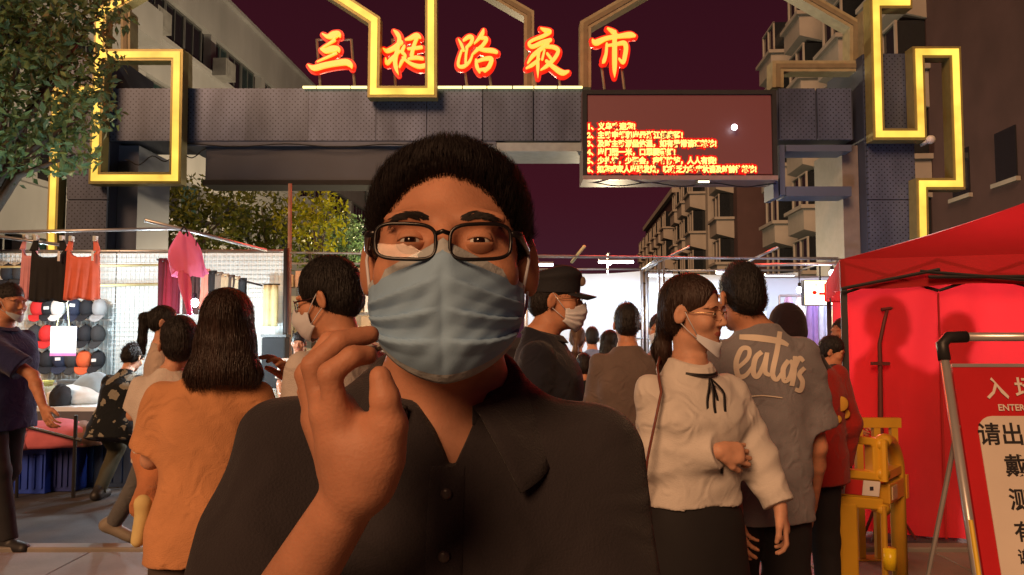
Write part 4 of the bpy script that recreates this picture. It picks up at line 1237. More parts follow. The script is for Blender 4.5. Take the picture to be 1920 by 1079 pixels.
# ================================================================== PEOPLE
f32 = np.float32
class Field:
    """distance field on a grid; primitives are blended in, then meshed as one closed surface"""
    def __init__(self, lo, hi, h):
        self.lo = np.array(lo, float); self.h = h
        self.n = np.maximum(4, np.ceil((np.array(hi, float) - self.lo) / h).astype(int) + 1)
        self.ax = [(self.lo[i] + h * np.arange(self.n[i])).astype(f32) for i in range(3)]
        self.v = np.full(self.n, 0.3, f32)
    def _sl(self, bb, pad):
        lo = np.maximum(0, np.floor((np.array(bb[0]) - pad - self.lo) / self.h).astype(int))
        hi = np.minimum(self.n, np.ceil((np.array(bb[1]) + pad - self.lo) / self.h).astype(int) + 1)
        if np.any(hi - lo < 2): return None
        s = tuple(slice(a, b) for a, b in zip(lo, hi))
        return s, self.ax[0][s[0]][:, None, None], self.ax[1][s[1]][None, :, None], self.ax[2][s[2]][None, None, :]
    def add(self, prim, k=0.02):
        fn, bb = prim
        q = self._sl(bb, k * 1.5 + 3 * self.h)
        if q is None: return self
        s, x, y, z = q
        d = fn(x, y, z).astype(f32); a = self.v[s]
        if k > 0:
            hh = np.maximum(k - np.abs(a - d), 0) / k
            self.v[s] = np.minimum(a, d) - hh * hh * k * 0.25
        else:
            self.v[s] = np.minimum(a, d)
        return self
    def cut(self, prim, k=0.01):
        fn, bb = prim
        q = self._sl(bb, k * 1.5 + 3 * self.h)
        if q is None: return self
        s, x, y, z = q
        d = -fn(x, y, z).astype(f32); a = self.v[s]
        if k > 0:
            hh = np.maximum(k - np.abs(a - d), 0) / k
            self.v[s] = np.maximum(a, d) + hh * hh * k * 0.25
        else:
            self.v[s] = np.maximum(a, d)
        return self
    def ripple(self, amp, freqs, seed=0):
        r = np.random.RandomState(seed)
        x, y, z = self.ax[0][:, None, None], self.ax[1][None, :, None], self.ax[2][None, None, :]
        w = np.zeros(self.n, f32)
        wx = 0.02 * np.sin(9 * z + 4 * y + r.rand() * 6) ; wz = 0.03 * np.sin(11 * x + 7 * y + r.rand() * 6)
        for f in freqs:
            d = r.normal(size=3); d /= np.linalg.norm(d); d[2] *= 1.5
            ph = r.rand() * 6
            q = np.sin(f * (d[0] * (x + wx) + d[1] * y + d[2] * (z + wz)) + ph).astype(f32)
            w += .55 * q + .9 * (np.abs(np.sin(.5 * f * (d[0] * (x - wx) + d[1] * y * .7 + d[2] * (z + 2 * wz)) + 2 * ph)).astype(f32) - .6)
        m = np.abs(self.v) < 0.05
        self.v[m] += (amp * w / len(freqs))[m]
        return self
    def mesh(self):
        v = self.v; h = self.h
        ins = v < 0
        c = ins[:-1, :-1, :-1].astype(np.uint8)
        tot = c.copy()
        for dx in (0, 1):
            for dy in (0, 1):
                for dz in (0, 1):
                    if dx or dy or dz:
                        tot += ins[dx:ins.shape[0] - 1 + dx, dy:ins.shape[1] - 1 + dy, dz:ins.shape[2] - 1 + dz]
        act = (tot > 0) & (tot < 8)
        I = np.argwhere(act)
        idx = np.full(act.shape, -1, np.int64); idx[act] = np.arange(len(I))
        cor = [(dx, dy, dz) for dx in (0, 1) for dy in (0, 1) for dz in (0, 1)]
        vals = {q: v[I[:, 0] + q[0], I[:, 1] + q[1], I[:, 2] + q[2]] for q in cor}
        acc = np.zeros((len(I), 3)); cnt = np.zeros(len(I))
        for q in cor:
            for axx in range(3):
                if q[axx] == 0:
                    q2 = list(q); q2[axx] = 1; q2 = tuple(q2)
                    a, b = vals[q], vals[q2]
                    m = (a < 0) != (b < 0)
                    t = np.where(m, a / np.where(m, a - b, 1), 0)
                    p = np.zeros((len(I), 3)); p[:] = q
                    p[:, axx] += t
                    acc[m] += p[m]; cnt[m] += 1
        P = self.lo + h * (I + acc / cnt[:, None])
        faces = []
        for axx in range(3):
            a = [slice(None)] * 3; b = [slice(None)] * 3
            a[axx] = slice(0, -1); b[axx] = slice(1, None)
            sa, sb = ins[tuple(a)], ins[tuple(b)]
            E = np.argwhere(sa != sb)
            o1, o2 = [i for i in range(3) if i != axx]
            ok = (E[:, o1] > 0) & (E[:, o2] > 0) & (E[:, o1] < act.shape[o1]) & (E[:, o2] < act.shape[o2])
            E = E[ok]
            fl = sa[tuple(E.T)]
            def cell(d1, d2):
                q = E.copy(); q[:, o1] -= d1; q[:, o2] -= d2
                return idx[tuple(q.T)]
            Q = np.stack([cell(1, 1), cell(0, 1), cell(0, 0), cell(1, 0)], 1)
            if axx == 1: fl = ~fl
            Q[~fl] = Q[~fl][:, ::-1]
            Q = Q[(Q >= 0).all(1)]
            faces.append(Q)
        return P, np.concatenate(faces)
def to_mesh(name, P, Q, mats, midx=None, smooth_it=1):
    me = bpy.data.meshes.new(name)
    if smooth_it:
        # light relaxation that keeps volume
        e = np.concatenate([Q[:, [0, 1]], Q[:, [1, 2]], Q[:, [2, 3]], Q[:, [3, 0]]])
        n = len(P)
        deg = np.bincount(e[:, 0], minlength=n) + np.bincount(e[:, 1], minlength=n)
        for it in range(smooth_it * 2):
            S = np.zeros_like(P)
            for k in range(3):
                S[:, k] = np.bincount(e[:, 0], P[e[:, 1], k], n) + np.bincount(e[:, 1], P[e[:, 0], k], n)
            L = S / np.maximum(deg, 1)[:, None] - P
            P = P + L * (0.5 if it % 2 == 0 else -0.52)
    me.vertices.add(len(P)); me.vertices.foreach_set('co', P.astype(f32).ravel())
    me.loops.add(len(Q) * 4); me.loops.foreach_set('vertex_index', Q.astype(np.int32).ravel())
    me.polygons.add(len(Q))
    me.polygons.foreach_set('loop_start', np.arange(0, len(Q) * 4, 4, dtype=np.int32))
    me.polygons.foreach_set('loop_total', np.full(len(Q), 4, np.int32))
    me.polygons.foreach_set('use_smooth', np.ones(len(Q), bool))
    if not isinstance(mats, (list, tuple)): mats = [mats]
    for m in mats: me.materials.append(m)
    if midx is not None: me.polygons.foreach_set('material_index', midx.astype(np.int32))
    me.update(calc_edges=True)
    me.validate()
    return me
def A(*q): return np.array(q, float)
def cone(a, b, ra, rb, flat_b=False, flat_a=False, sq=None, n=None):
    """limb: a to b with radius ra to rb; flat ends for cuffs; sq < 1 flattens along n"""
    a, b = np.array(a, float), np.array(b, float)
    ba = b - a; L2 = max(ba @ ba, 1e-9); L = math.sqrt(L2)
    def fn(x, y, z):
        px, py, pz = x - a[0], y - a[1], z - a[2]
        t0 = (px * ba[0] + py * ba[1] + pz * ba[2]) / L2
        t = np.clip(t0, 0, 1)
        ex, ey, ez = px - ba[0] * t, py - ba[1] * t, pz - ba[2] * t
        d2 = ex * ex + ey * ey + ez * ez
        if sq:
            w = ex * n[0] + ey * n[1] + ez * n[2]
            d2 = d2 + w * w * (1 / (sq * sq) - 1)
        d = np.sqrt(d2) - (ra + (rb - ra) * t)
        if flat_b: d = np.maximum(d, (t0 - 1) * L)
        if flat_a: d = np.maximum(d, -t0 * L)
        return d
    r = max(ra, rb)
    return fn, (np.minimum(a, b) - r, np.maximum(a, b) + r)
def ell(c, r, M=None):
    c, r = np.array(c, float), np.array(r, float)
    def fn(x, y, z):
        px, py, pz = x - c[0], y - c[1], z - c[2]
        if M is not None:
            px, py, pz = (px * M[0][i] + py * M[1][i] + pz * M[2][i] for i in range(3))
        k0 = np.sqrt((px / r[0]) ** 2 + (py / r[1]) ** 2 + (pz / r[2]) ** 2)
        k1 = np.sqrt((px / r[0] ** 2) ** 2 + (py / r[1] ** 2) ** 2 + (pz / r[2] ** 2) ** 2)
        return k0 * (k0 - 1) / np.maximum(k1, 1e-6)
    rb = r.max() if M is not None else r
    return fn, (c - rb, c + rb)
def loft(O, u, f, w, prof, ex=2.4):
    """stack of rounded sections along w: rows of (height, half width, half depth, forward offset)"""
    O, u, f, w = (np.array(q, float) for q in (O, u, f, w))
    pr = np.array(prof, float)
    hs = np.linspace(pr[0, 0], pr[-1, 0], 80)
    # smooth interpolation of rows
    cols = []
    for k in (1, 2, 3):
        y = np.interp(hs, pr[:, 0], pr[:, k])
        ker = np.ones(7) / 7
        cols.append(np.convolve(np.pad(y, 3, 'edge'), ker, 'valid'))
    def fn(x, y, z):
        px, py, pz = x - O[0], y - O[1], z - O[2]
        X = px * u[0] + py * u[1] + pz * u[2]
        Yf = px * f[0] + py * f[1] + pz * f[2]
        H = px * w[0] + py * w[1] + pz * w[2]
        a, b, c = (np.interp(H, hs, q) for q in cols)
        r = ((np.abs(X) / a) ** ex + (np.abs(Yf - c) / b) ** ex) ** (1 / ex)
        d = (r - 1) * np.minimum(a, b)
        return np.maximum(d, np.maximum(H - pr[-1, 0], pr[0, 0] - H))
    mx = max(pr[:, 1].max(), pr[:, 2].max()) + abs(pr[:, 3]).max()
    e0, e1 = O + w * pr[0, 0], O + w * pr[-1, 0]
    return fn, (np.minimum(e0, e1) - mx, np.maximum(e0, e1) + mx)
def half(p, n):
    """half space on the side the normal points to counts as outside"""
    p, n = np.array(p, float), np.array(n, float); n = n / np.linalg.norm(n)
    return (lambda x, y, z: (x - p[0]) * n[0] + (y - p[1]) * n[1] + (z - p[2]) * n[2]), (A(-9, -9, -9), A(9, 9, 9))

def rotz(a):
    c, s = math.cos(a), math.sin(a)
    return np.array([[c, -s, 0], [s, c, 0], [0, 0, 1]])
def rotx(a):
    c, s = math.cos(a), math.sin(a)
    return np.array([[1, 0, 0], [0, c, -s], [0, s, c]])
def roty(a):
    c, s = math.cos(a), math.sin(a)
    return np.array([[c, 0, s], [0, 1, 0], [-s, 0, c]])

class Head:
    """head frame: +x the person's left, -y the face, +z up, origin between the eyes' height and the ears; unit = head of 0.23 m"""
    def __init__(self, o, yaw, pitch=0.0, roll=0.0, s=1.0):
        self.o = np.array(o, float); self.M = rotz(yaw) @ rotx(-pitch) @ roty(roll); self.s = s
    def p(self, *q): return self.o + self.M @ (np.array(q, float) * self.s)
    def ell(self, c, r, rx=0.0, rz=0.0): return ell(self.p(*c), np.array(r) * self.s, self.M @ rotz(rz) @ rotx(rx))
    def cone(self, a, b, ra, rb, **k): return cone(self.p(*a), self.p(*b), ra * self.s, rb * self.s, **k)
    def loc(self, P): return ((np.asarray(P) - self.o) @ self.M) / self.s
def skull(F_, H, detail=True, fem=False, ears=True):
    s = H.s; k = lambda q: q * s
    F_.add(H.ell((0, .020, .034), (.0745, .094, .083)), k(.02))
    F_.add(H.ell((0, -.022, -.030), (.061, .064, .078)), k(.035))
    F_.add(H.ell((0, -.034, -.078), (.044 if fem else .049, .046, .034)), k(.03))
    F_.add(H.ell((0, -.068, -.100), (.017 if fem else .021, .017, .016)), k(.02))
    for sx in (-1, 1):
        F_.add(H.ell((sx * .043, -.055, -.030), (.024, .026, .026)), k(.02))
        F_.add(H.ell((sx * .030, -.077, .020), (.026, .011, .009)), k(.014))
        if ears:
            F_.add(H.ell((sx * .080, .012, -.006), (.009, .020, .033), rx=.2, rz=-sx * .50), k(.006))
            F_.cut(H.ell((sx * .0885, .004, -.004), (.006, .011, .019), rx=.2, rz=-sx * .50), k(.004))
    if detail:
        for sx in (-1, 1):
            F_.cut(H.ell((sx * .031, -.092, .000), (.019, .012, .011)), k(.010))
            F_.add(H.ell((sx * .031, -.0715, -.001), (.0145, .0125, .0115)), k(.006))
        F_.add(H.cone((0, -.083, .008), (0, -.103, -.030), .0075, .0115), k(.010))
        for sx in (-1, 1):
            F_.add(H.ell((sx * .0115, -.093, -.034), (.0085, .0095, .0075)), k(.006))
        F_.add(H.ell((0, -.0815, -.0600), (.021, .010, .0050)), k(.006))
        F_.add(H.ell((0, -.0805, -.0690), (.017, .010, .0058)), k(.006))
        F_.cut(H.ell((0, -.095, -.0645), (.021, .006, .0014)), k(.002))
def hand_prims(wr, d, pn, s=1.0, curl=0.35, side=1, spread=0.10):
    """wr wrist, d direction to the fingers, pn palm normal (where the palm looks); side +1 puts the thumb on d x pn"""
    wr, d, pn = (np.array(q, float) for q in (wr, d, pn))
    d = d / np.linalg.norm(d); pn = pn - d * (pn @ d); pn /= np.linalg.norm(pn)
    t = np.cross(d, pn) * side
    out = []
    pc = wr + d * .048 * s
    out.append((cone(wr, wr + d * .02 * s, .026 * s, .028 * s, sq=.72, n=pn), .012))
    out.append((cone(wr + d * .025 * s + t * .008 * s, wr + d * .070 * s + t * .012 * s, .026 * s, .026 * s, sq=.50, n=pn), .012))
    out.append((cone(wr + d * .025 * s - t * .010 * s, wr + d * .068 * s - t * .014 * s, .026 * s, .024 * s, sq=.50, n=pn), .012))
    lens = [(.030, .040, .024, .021, .0088), (.0105, .044, .027, .022, .0090), (-.0095, .041, .025, .021, .0086), (-.029, .033, .019, .018, .0078)]
    for i, (off, l1, l2, l3, r) in enumerate(lens):
        p = wr + (d * (.088 - .004 * abs(i - 1)) + t * off) * s
        dd = d + t * spread * (1.2 - i) * .8; dd /= np.linalg.norm(dd)
        a = curl * (1 + .12 * i)
        q0 = p - dd * .018 * s
        for j, L in enumerate((l1, l2, l3)):
            ang = a * (.7 if j == 0 else 1.0)
            c_, s_ = math.cos(ang), math.sin(ang)
            nn = np.cross(t, dd)
            nn = nn if nn @ pn > 0 else -nn
            dd = dd * c_ + nn * s_
            q = p + dd * L * s
            out.append((cone(q0, q, (r * (1.04 - .07 * j)) * s, (r * (.98 - .09 * j)) * s), .003 if j == 0 else .002))
            q0, p = q, q
    tb = wr + (d * .022 + t * .020 + pn * .008) * s
    t1 = wr + (d * .055 + t * .046 + pn * .016) * s
    t2 = wr + (d * .084 + t * .054 + pn * (.018 + .02 * curl)) * s
    t3 = wr + (d * .104 + t * .052 + pn * (.020 + .045 * curl)) * s
    out += [(cone(tb, t1, .0165 * s, .0125 * s), .012), (cone(t1, t2, .0115 * s, .0102 * s), .004), (cone(t2, t3, .0102 * s, .0078 * s), .003)]
    return out
def skin_mat(name, c):
    return mat(name, c, rough=.55, var=.18, scale=22, bump=.10, bscale=330, spec=.32, ss=.12)
M_skin = skin_mat('skin', (.46, .215, .125))
M_skinp = skin_mat('skin_pale', (.54, .29, .19))
M_lip = mat('lip', (.36, .10, .08), rough=.4, var=.08)
M_hair = mat('black_hair', (.011, .009, .009), rough=.55, var=.3, scale=30, bump=.8, bscale=180, stretch=(1, 1, .12), spec=.35)
M_hairb = mat('brown_black_hair', (.028, .014, .010), rough=.42, var=.35, scale=40, bump=.8, bscale=200, stretch=(1, 1, .06), spec=.4)
M_eye = mat('eye_white', (.6, .58, .55), rough=.15)
M_iris = mat('iris_dark', (.012, .007, .005), rough=.08, spec=.6)
M_mblue = mat('mask_blue', (.255, .42, .62), rough=.85, var=.04, scale=20, bump=.08, bscale=700, spec=.2)
M_mwhite = mat('mask_white', (.60, .62, .68), rough=.8, var=.04, bump=.08, bscale=500)
M_shoe = mat('shoe_dark', (.02, .02, .022), rough=.5)
M_gl = glassy('lens_glass', .02)
M_glc = glassy('lens_clear', 0.0, blend=0.01)
def cloth(name, c, var=.12, bump=.35, bscale=260):
    if name in MATS: return MATS[name]
    m = mat(name, c, rough=.9, var=var, scale=7, bump=bump, bscale=bscale, spec=.12, sheen=.12)
    n, l = m.node_tree.nodes, m.node_tree.links
    b1 = [q for q in n if q.type == 'BUMP'][0]
    tc = [q for q in n if q.type == 'TEX_COORD'][0]
    nz = n.new('ShaderNodeTexNoise'); nz.inputs['Scale'].default_value = 12.0; nz.inputs['Detail'].default_value = 3; nz.inputs['Distortion'].default_value = 1.6
    try: nz.noise_type = 'RIDGED_MULTIFRACTAL'
    except Exception: pass
    l.new(tc.outputs['Object'], nz.inputs['Vector'])
    b2 = n.new('ShaderNodeBump'); b2.inputs['Strength'].default_value = .55; b2.inputs['Distance'].default_value = .012
    l.new(nz.outputs[0], b2.inputs['Height']); l.new(b1.outputs[0], b2.inputs['Normal'])
    l.new(b2.outputs[0], n['Principled BSDF'].inputs['Normal'])
    return m

def strands(P, N, n, ln, wd, seed, mode, H=None, jitter=.25, lift_=.30):
    """fine tapered locks rooted on a hair surface"""
    r = np.random.RandomState(seed)
    ids = r.randint(0, len(P), n)
    p = P[ids]; nn = N[ids]
    down = np.array([0, 0, -1.0])
    if mode == 'down':
        d = down - nn * (nn @ down)[:, None]
    else:                                   # short hair: up and outward, forward at the front
        up = H.M @ np.array([0, -.25, 1.0])
        pass
        tg = up[None, :] - nn * (nn @ up)[:, None]
        d = nn * lift_ + tg * .85
    d /= np.maximum(np.linalg.norm(d, axis=1), 1e-6)[:, None]
    d += r.normal(size=d.shape) * jitter
    d /= np.linalg.norm(d, axis=1)[:, None]
    s = np.cross(d, nn + r.normal(size=d.shape) * .3); s /= np.maximum(np.linalg.norm(s, axis=1), 1e-6)[:, None]
    L = ln * (.5 + r.rand(n))[:, None]
    w = wd * (.6 + .8 * r.rand(n))[:, None]
    off = nn * .0012
    bend = -nn * (.25 if mode != 'down' else .30)
    v0, v1 = p - s * w + off - d * L * .15, p + s * w + off - d * L * .15
    v2, v3 = p + d * L * .55 + s * w * .8 + off * 1.5 + bend * L * .15, p + d * L * .55 - s * w * .8 + off * 1.5 + bend * L * .15
    v4 = p + d * L + bend * L * .4
    V = np.stack([v0, v1, v2, v3, v4], 1).reshape(-1, 3)
    k = np.arange(n) * 5
    quads = np.stack([k, k + 1, k + 2, k + 3], 1); tris = np.stack([k + 3, k + 2, k + 4], 1)
    me = bpy.data.meshes.new('strands')
    me.from_pydata(V.tolist(), [], quads.tolist() + tris.tolist())
    return me
def normals_of(me):
    n = np.empty(len(me.vertices) * 3, f32); me.vertex_normals.foreach_get('vector', n)
    p = np.empty(len(me.vertices) * 3, f32); me.vertices.foreach_get('co', p)
    return p.reshape(-1, 3).astype(float), n.reshape(-1, 3).astype(float)
def add_strands(par, me, n, ln, wd, seed, mode, H, m, jitter=.25, keep=None):
    P, N = normals_of(me)
    if keep is not None:
        k = keep(H.loc(P)); P, N = P[k], N[k]
    if not len(P): return
    sm = strands(P, N, n, ln, wd, seed, mode, H, jitter)
    sm.materials.append(m)
    o = mobj('strands', sm, par); o['kind'] = 'stuff'

def face_mask(par, H, m_main, m_edge=None, kind='pleated', drop=0.0, res=34, loops=True):
    """cloth or surgical mask as a curved sheet before nose, mouth and chin"""
    mb = MB()
    nu, nv = res, int(res * .8)
    def surf(u, v):
        a = (u - .5) * 2
        th = a * 1.12
        zt = -.005 - .031 * abs(a) ** .75
        zb = -.128 + .044 * abs(a) ** 1.6
        if kind == 'chin':
            zt, zb = -.078 + .028 * abs(a) ** 1.4, -.128 + .060 * abs(a) ** 1.4
        z = zt + (zb - zt) * v
        ax = .0805 - .016 * max(0, (v - .45)) ** 1.2
        ay = .103 + .015 * math.exp(-((v - .34) / .30) ** 2) * math.cos(th) ** 2
        tuck = max(0, v - .72) / .28
        ay -= .026 * tuck ** 2
        if kind == 'chin': ay = .092; ax = .068
        ridge = .008 * math.exp(-(a / .16) ** 2) * math.exp(-((v - .1) / .30) ** 2)
        x, y = ax * math.sin(th), -ay * math.cos(th) - ridge
        if kind == 'pleated':
            # pleats arch up to the middle and fade there
            arch = v - .13 * (abs(a) ** 1.2) + .035
            sh = 0.0
            for c0 in (.30, .52, .74):
                dv = arch - c0
                if -.012 < dv < .10:
                    sh += (.0062 * (1 - dv / .10) if dv >= 0 else .0062 * max(0, 1 + dv / .012))
            fade = min(1, (abs(a) / .22) ** 1.5) * (1 if abs(a) < .82 else max(0, 1 - (abs(a) - .82) / .18))
            y -= sh * fade * math.cos(th); x += sh * fade * math.sin(th)
            y += .0016 * math.sin(a * 37) * max(0, abs(a) - .75) * 4
            y += .0007 * math.sin(a * 9 + v * 14) * math.sin(v * 11 - a * 5) + .0005 * math.sin(a * 23 + v * 31) + .0018 * math.exp(-(a / .05) ** 2) * (v > .1)
        elif kind == 'cup':
            y -= .012 * math.exp(-(a / .5) ** 2) * math.exp(-((v - .4) / .4) ** 2)
        return Vector(H.p(x, y + .002, z - drop))
    e = .075 if kind == 'pleated' else 0
    mb.grid(surf, nu, nv)
    if m_edge:
        mi = []
        for j in range(nv):
            for i in range(nu):
                v = (j + .5) / nv
                a = abs((i + .5) / nu - .5) * 2
                mi.append(1 if (v < .085 or v > .945) else 0)
        mb.mi = mi
    o = mb.build('face_mask', [m_main, m_edge] if m_edge else m_main, par, smooth=True)
    s = o.modifiers.new('thick', 'SOLIDIFY'); s.thickness = .0022 * H.s; s.offset = 0
    if loops:
        for sx in (-1, 1):
            u = .5 + .5 * sx * .985
            t0, t1 = surf(u, .12), surf(u, .82)
            e0, e1, e2 = (Vector(H.p(sx * q[0], q[1], q[2])) for q in ((.079, .008, .026), (.084, .024, .004), (.080, .014, -.030)))
            MB().tube([t0, t0.lerp(e0, .5) + Vector(H.M @ A(sx * .004, 0, 0)), e0, e1, e2, t1.lerp(e2, .5) + Vector(H.M @ A(sx * .003, 0, 0)), t1], .0016 * H.s, 6).build('ear_loop', M_mwhite, o, smooth=True)
    return o
def glasses(par, H, m, style='rect', thick=.0026, zc=-.002, lensm=None, w=.029, h=.0165, y0=-.1020):
    cv = 3.2
    g = empty('eyeglasses', (0, 0, 0), 0, par)
    def P_(x, y, z): return Vector(H.p(x, y, z))
    for sx in (-1, 1):
        pts = []
        n = 28
        for i in range(n):
            a = 2 * math.pi * i / n
            ex = .55 if style == 'rect' else .85
            cx = math.copysign(abs(math.cos(a)) ** ex, math.cos(a)); sz = math.copysign(abs(math.sin(a)) ** ex, math.sin(a))
            x = .0060 + w + cx * w; z = zc + sz * h * (1.0 if sz > 0 else .95) + .0015 * cx
            pts.append((sx * x, y0 + (cv if y0 < -.11 else 6.5) * (x - .012) ** 2 * (x > .012), z))
        MB().tube([P_(*p) for p in pts], thick * H.s, 8, closed=True).build('rim', m, g, smooth=True)
        c = np.mean(np.array(pts), 0)
        lm = MB()
        vs = [P_(*c)] + [P_(*p) for p in pts]
        lm._add(vs, [(0, 1 + i, 1 + (i + 1) % n) for i in range(n)])
        lm.build('lens', lensm or M_gl, g, smooth=True)
        xo = .0060 + 2 * w
        yo = y0 + (cv if y0 < -.11 else 6.5) * (xo - .012) ** 2
        MB().tube([P_(sx * xo, yo, zc + h * .55), P_(sx * (xo + .008), yo + .010, zc + h * .6), P_(sx * .0775, -.035, zc + .008), P_(sx * .0785, .012, zc + .010), P_(sx * .080, .030, zc - .012)], [thick * 1.7 * H.s, thick * 1.9 * H.s, thick * 1.3 * H.s, thick * 1.1 * H.s, thick * H.s], 8).build('temple', m, g, smooth=True)
    MB().tube([P_(-.0055, y0, zc + h * .45), P_(0, y0 - .002, zc + h * .55), P_(.0055, y0, zc + h * .45)], thick * 1.25 * H.s, 8).build('bridge', m, g, smooth=True)
    return g
def eyes(par, H, half_closed=.6):
    for sx in (-1, 1):
        c = H.p(sx * .031, -.0740, -.001)
        e = MB(); e.ball((0, 0, 0), .0118 * H.s, 14, 10)
        o = e.build('eye', M_eye, par, Vector(c), smooth=True)
        i_ = MB(); i_.ball((0, 0, 0), .0062 * H.s, 12, 8)
        d = H.M @ A(0, -.0072 * H.s, -.0002)
        i_.build('iris', M_iris, o, Vector(d), smooth=True)
        # lids
        for up in (1, -1):
            lid = MB()
            def fl(u, v, up=up):
                a = (u - .5) * 2
                th = a * 1.15
                op = (.46 if up > 0 else -.30) * half_closed * (1 - a * a) - .02
                el = op + v * up * (1.25 - abs(op))
                r = .0129
                return Vector(H.p(sx * .031 + r * math.sin(th) * math.cos(el) * 1.06, -.0740 - r * math.cos(th) * math.cos(el), -.001 + r * math.sin(el)))
            lid.grid(fl, 12, 6)
            q = lid.build('eyelid', par.get('_skin_mat_name') and MATS[par['_skin_mat_name']] or M_skin, par, smooth=True)
            s = q.modifiers.new('thick', 'SOLIDIFY'); s.thickness = .0012
def brows(par, H, m, thick=.005, n=130, seed=3, lift=.0):
    r = random.Random(seed)
    bm_ = [c for c in par.children if c.name.startswith('body')][0].data
    bv = BVHTree.FromPolygons([v.co.copy() for v in bm_.vertices], [tuple(p.vertices) for p in bm_.polygons])
    fwd = Vector(H.M @ A(0, 1, 0))
    def on(x, z, off):
        o = Vector(H.p(x, -.16, z)); h_ = bv.ray_cast(o, fwd)
        return np.array((h_[0] if h_[0] else Vector(H.p(x, -.085, z))) - fwd * off * H.s)
    for sx in (-1, 1):
        mb = MB()
        for i in range(n):
            t = r.random()
            x = .014 + .036 * t
            z = .020 + lift + .0040 * math.sin(t * 3.0) - .003 * t + r.uniform(-1, 1) * thick * .55 * (1 - .55 * t) * min(1, .35 + t * 3)
            y = -.0895 + .018 * t ** 1.6
            a, b = on(sx * x, z, .0003), on(sx * (x + .007), z + .0040 - .0075 * t, .0012)
            u = H.M @ A(0, 0, .00055 * H.s)
            o_ = H.M @ A(0, -.0004 * H.s, 0)
            mb._add([a - u, a + u, b + o_], [(0, 1, 2)])
        o = mb.build('eyebrow', m, par); o['kind'] = 'stuff'

def hair_short(F_, H, top=.016, side=.006, fringe=.060, nape=-.075, back=.012, flat=None):
    s = H.s
    F_.add(H.ell((0, .022, .038), (.0745 + side, .094 + back, .083 + top)), .01 * s)
    F_.add(H.ell((0, .055, -.015), (.068 + side * .6, .062 + back * .6, .066)), .02 * s)
    # face opening
    F_.cut(H.ell((0, -.125, fringe - .135), (.080, .098, .135)), .010 * s)
    F_.cut(H.ell((0, -.075, fringe - .165), (.12, .088, .125)), .010 * s)
    F_.cut(half(H.p(0, 0, nape), H.M @ A(0, .35, 1)), .01 * s)
    if flat: F_.cut(half(H.p(0, 0, flat), H.M @ A(0, .12, -1)), .035 * s)
    for sx in (-1, 1):
        F_.cut(H.ell((sx * .088, .012, -.010), (.022, .024, .034)), .004 * s)

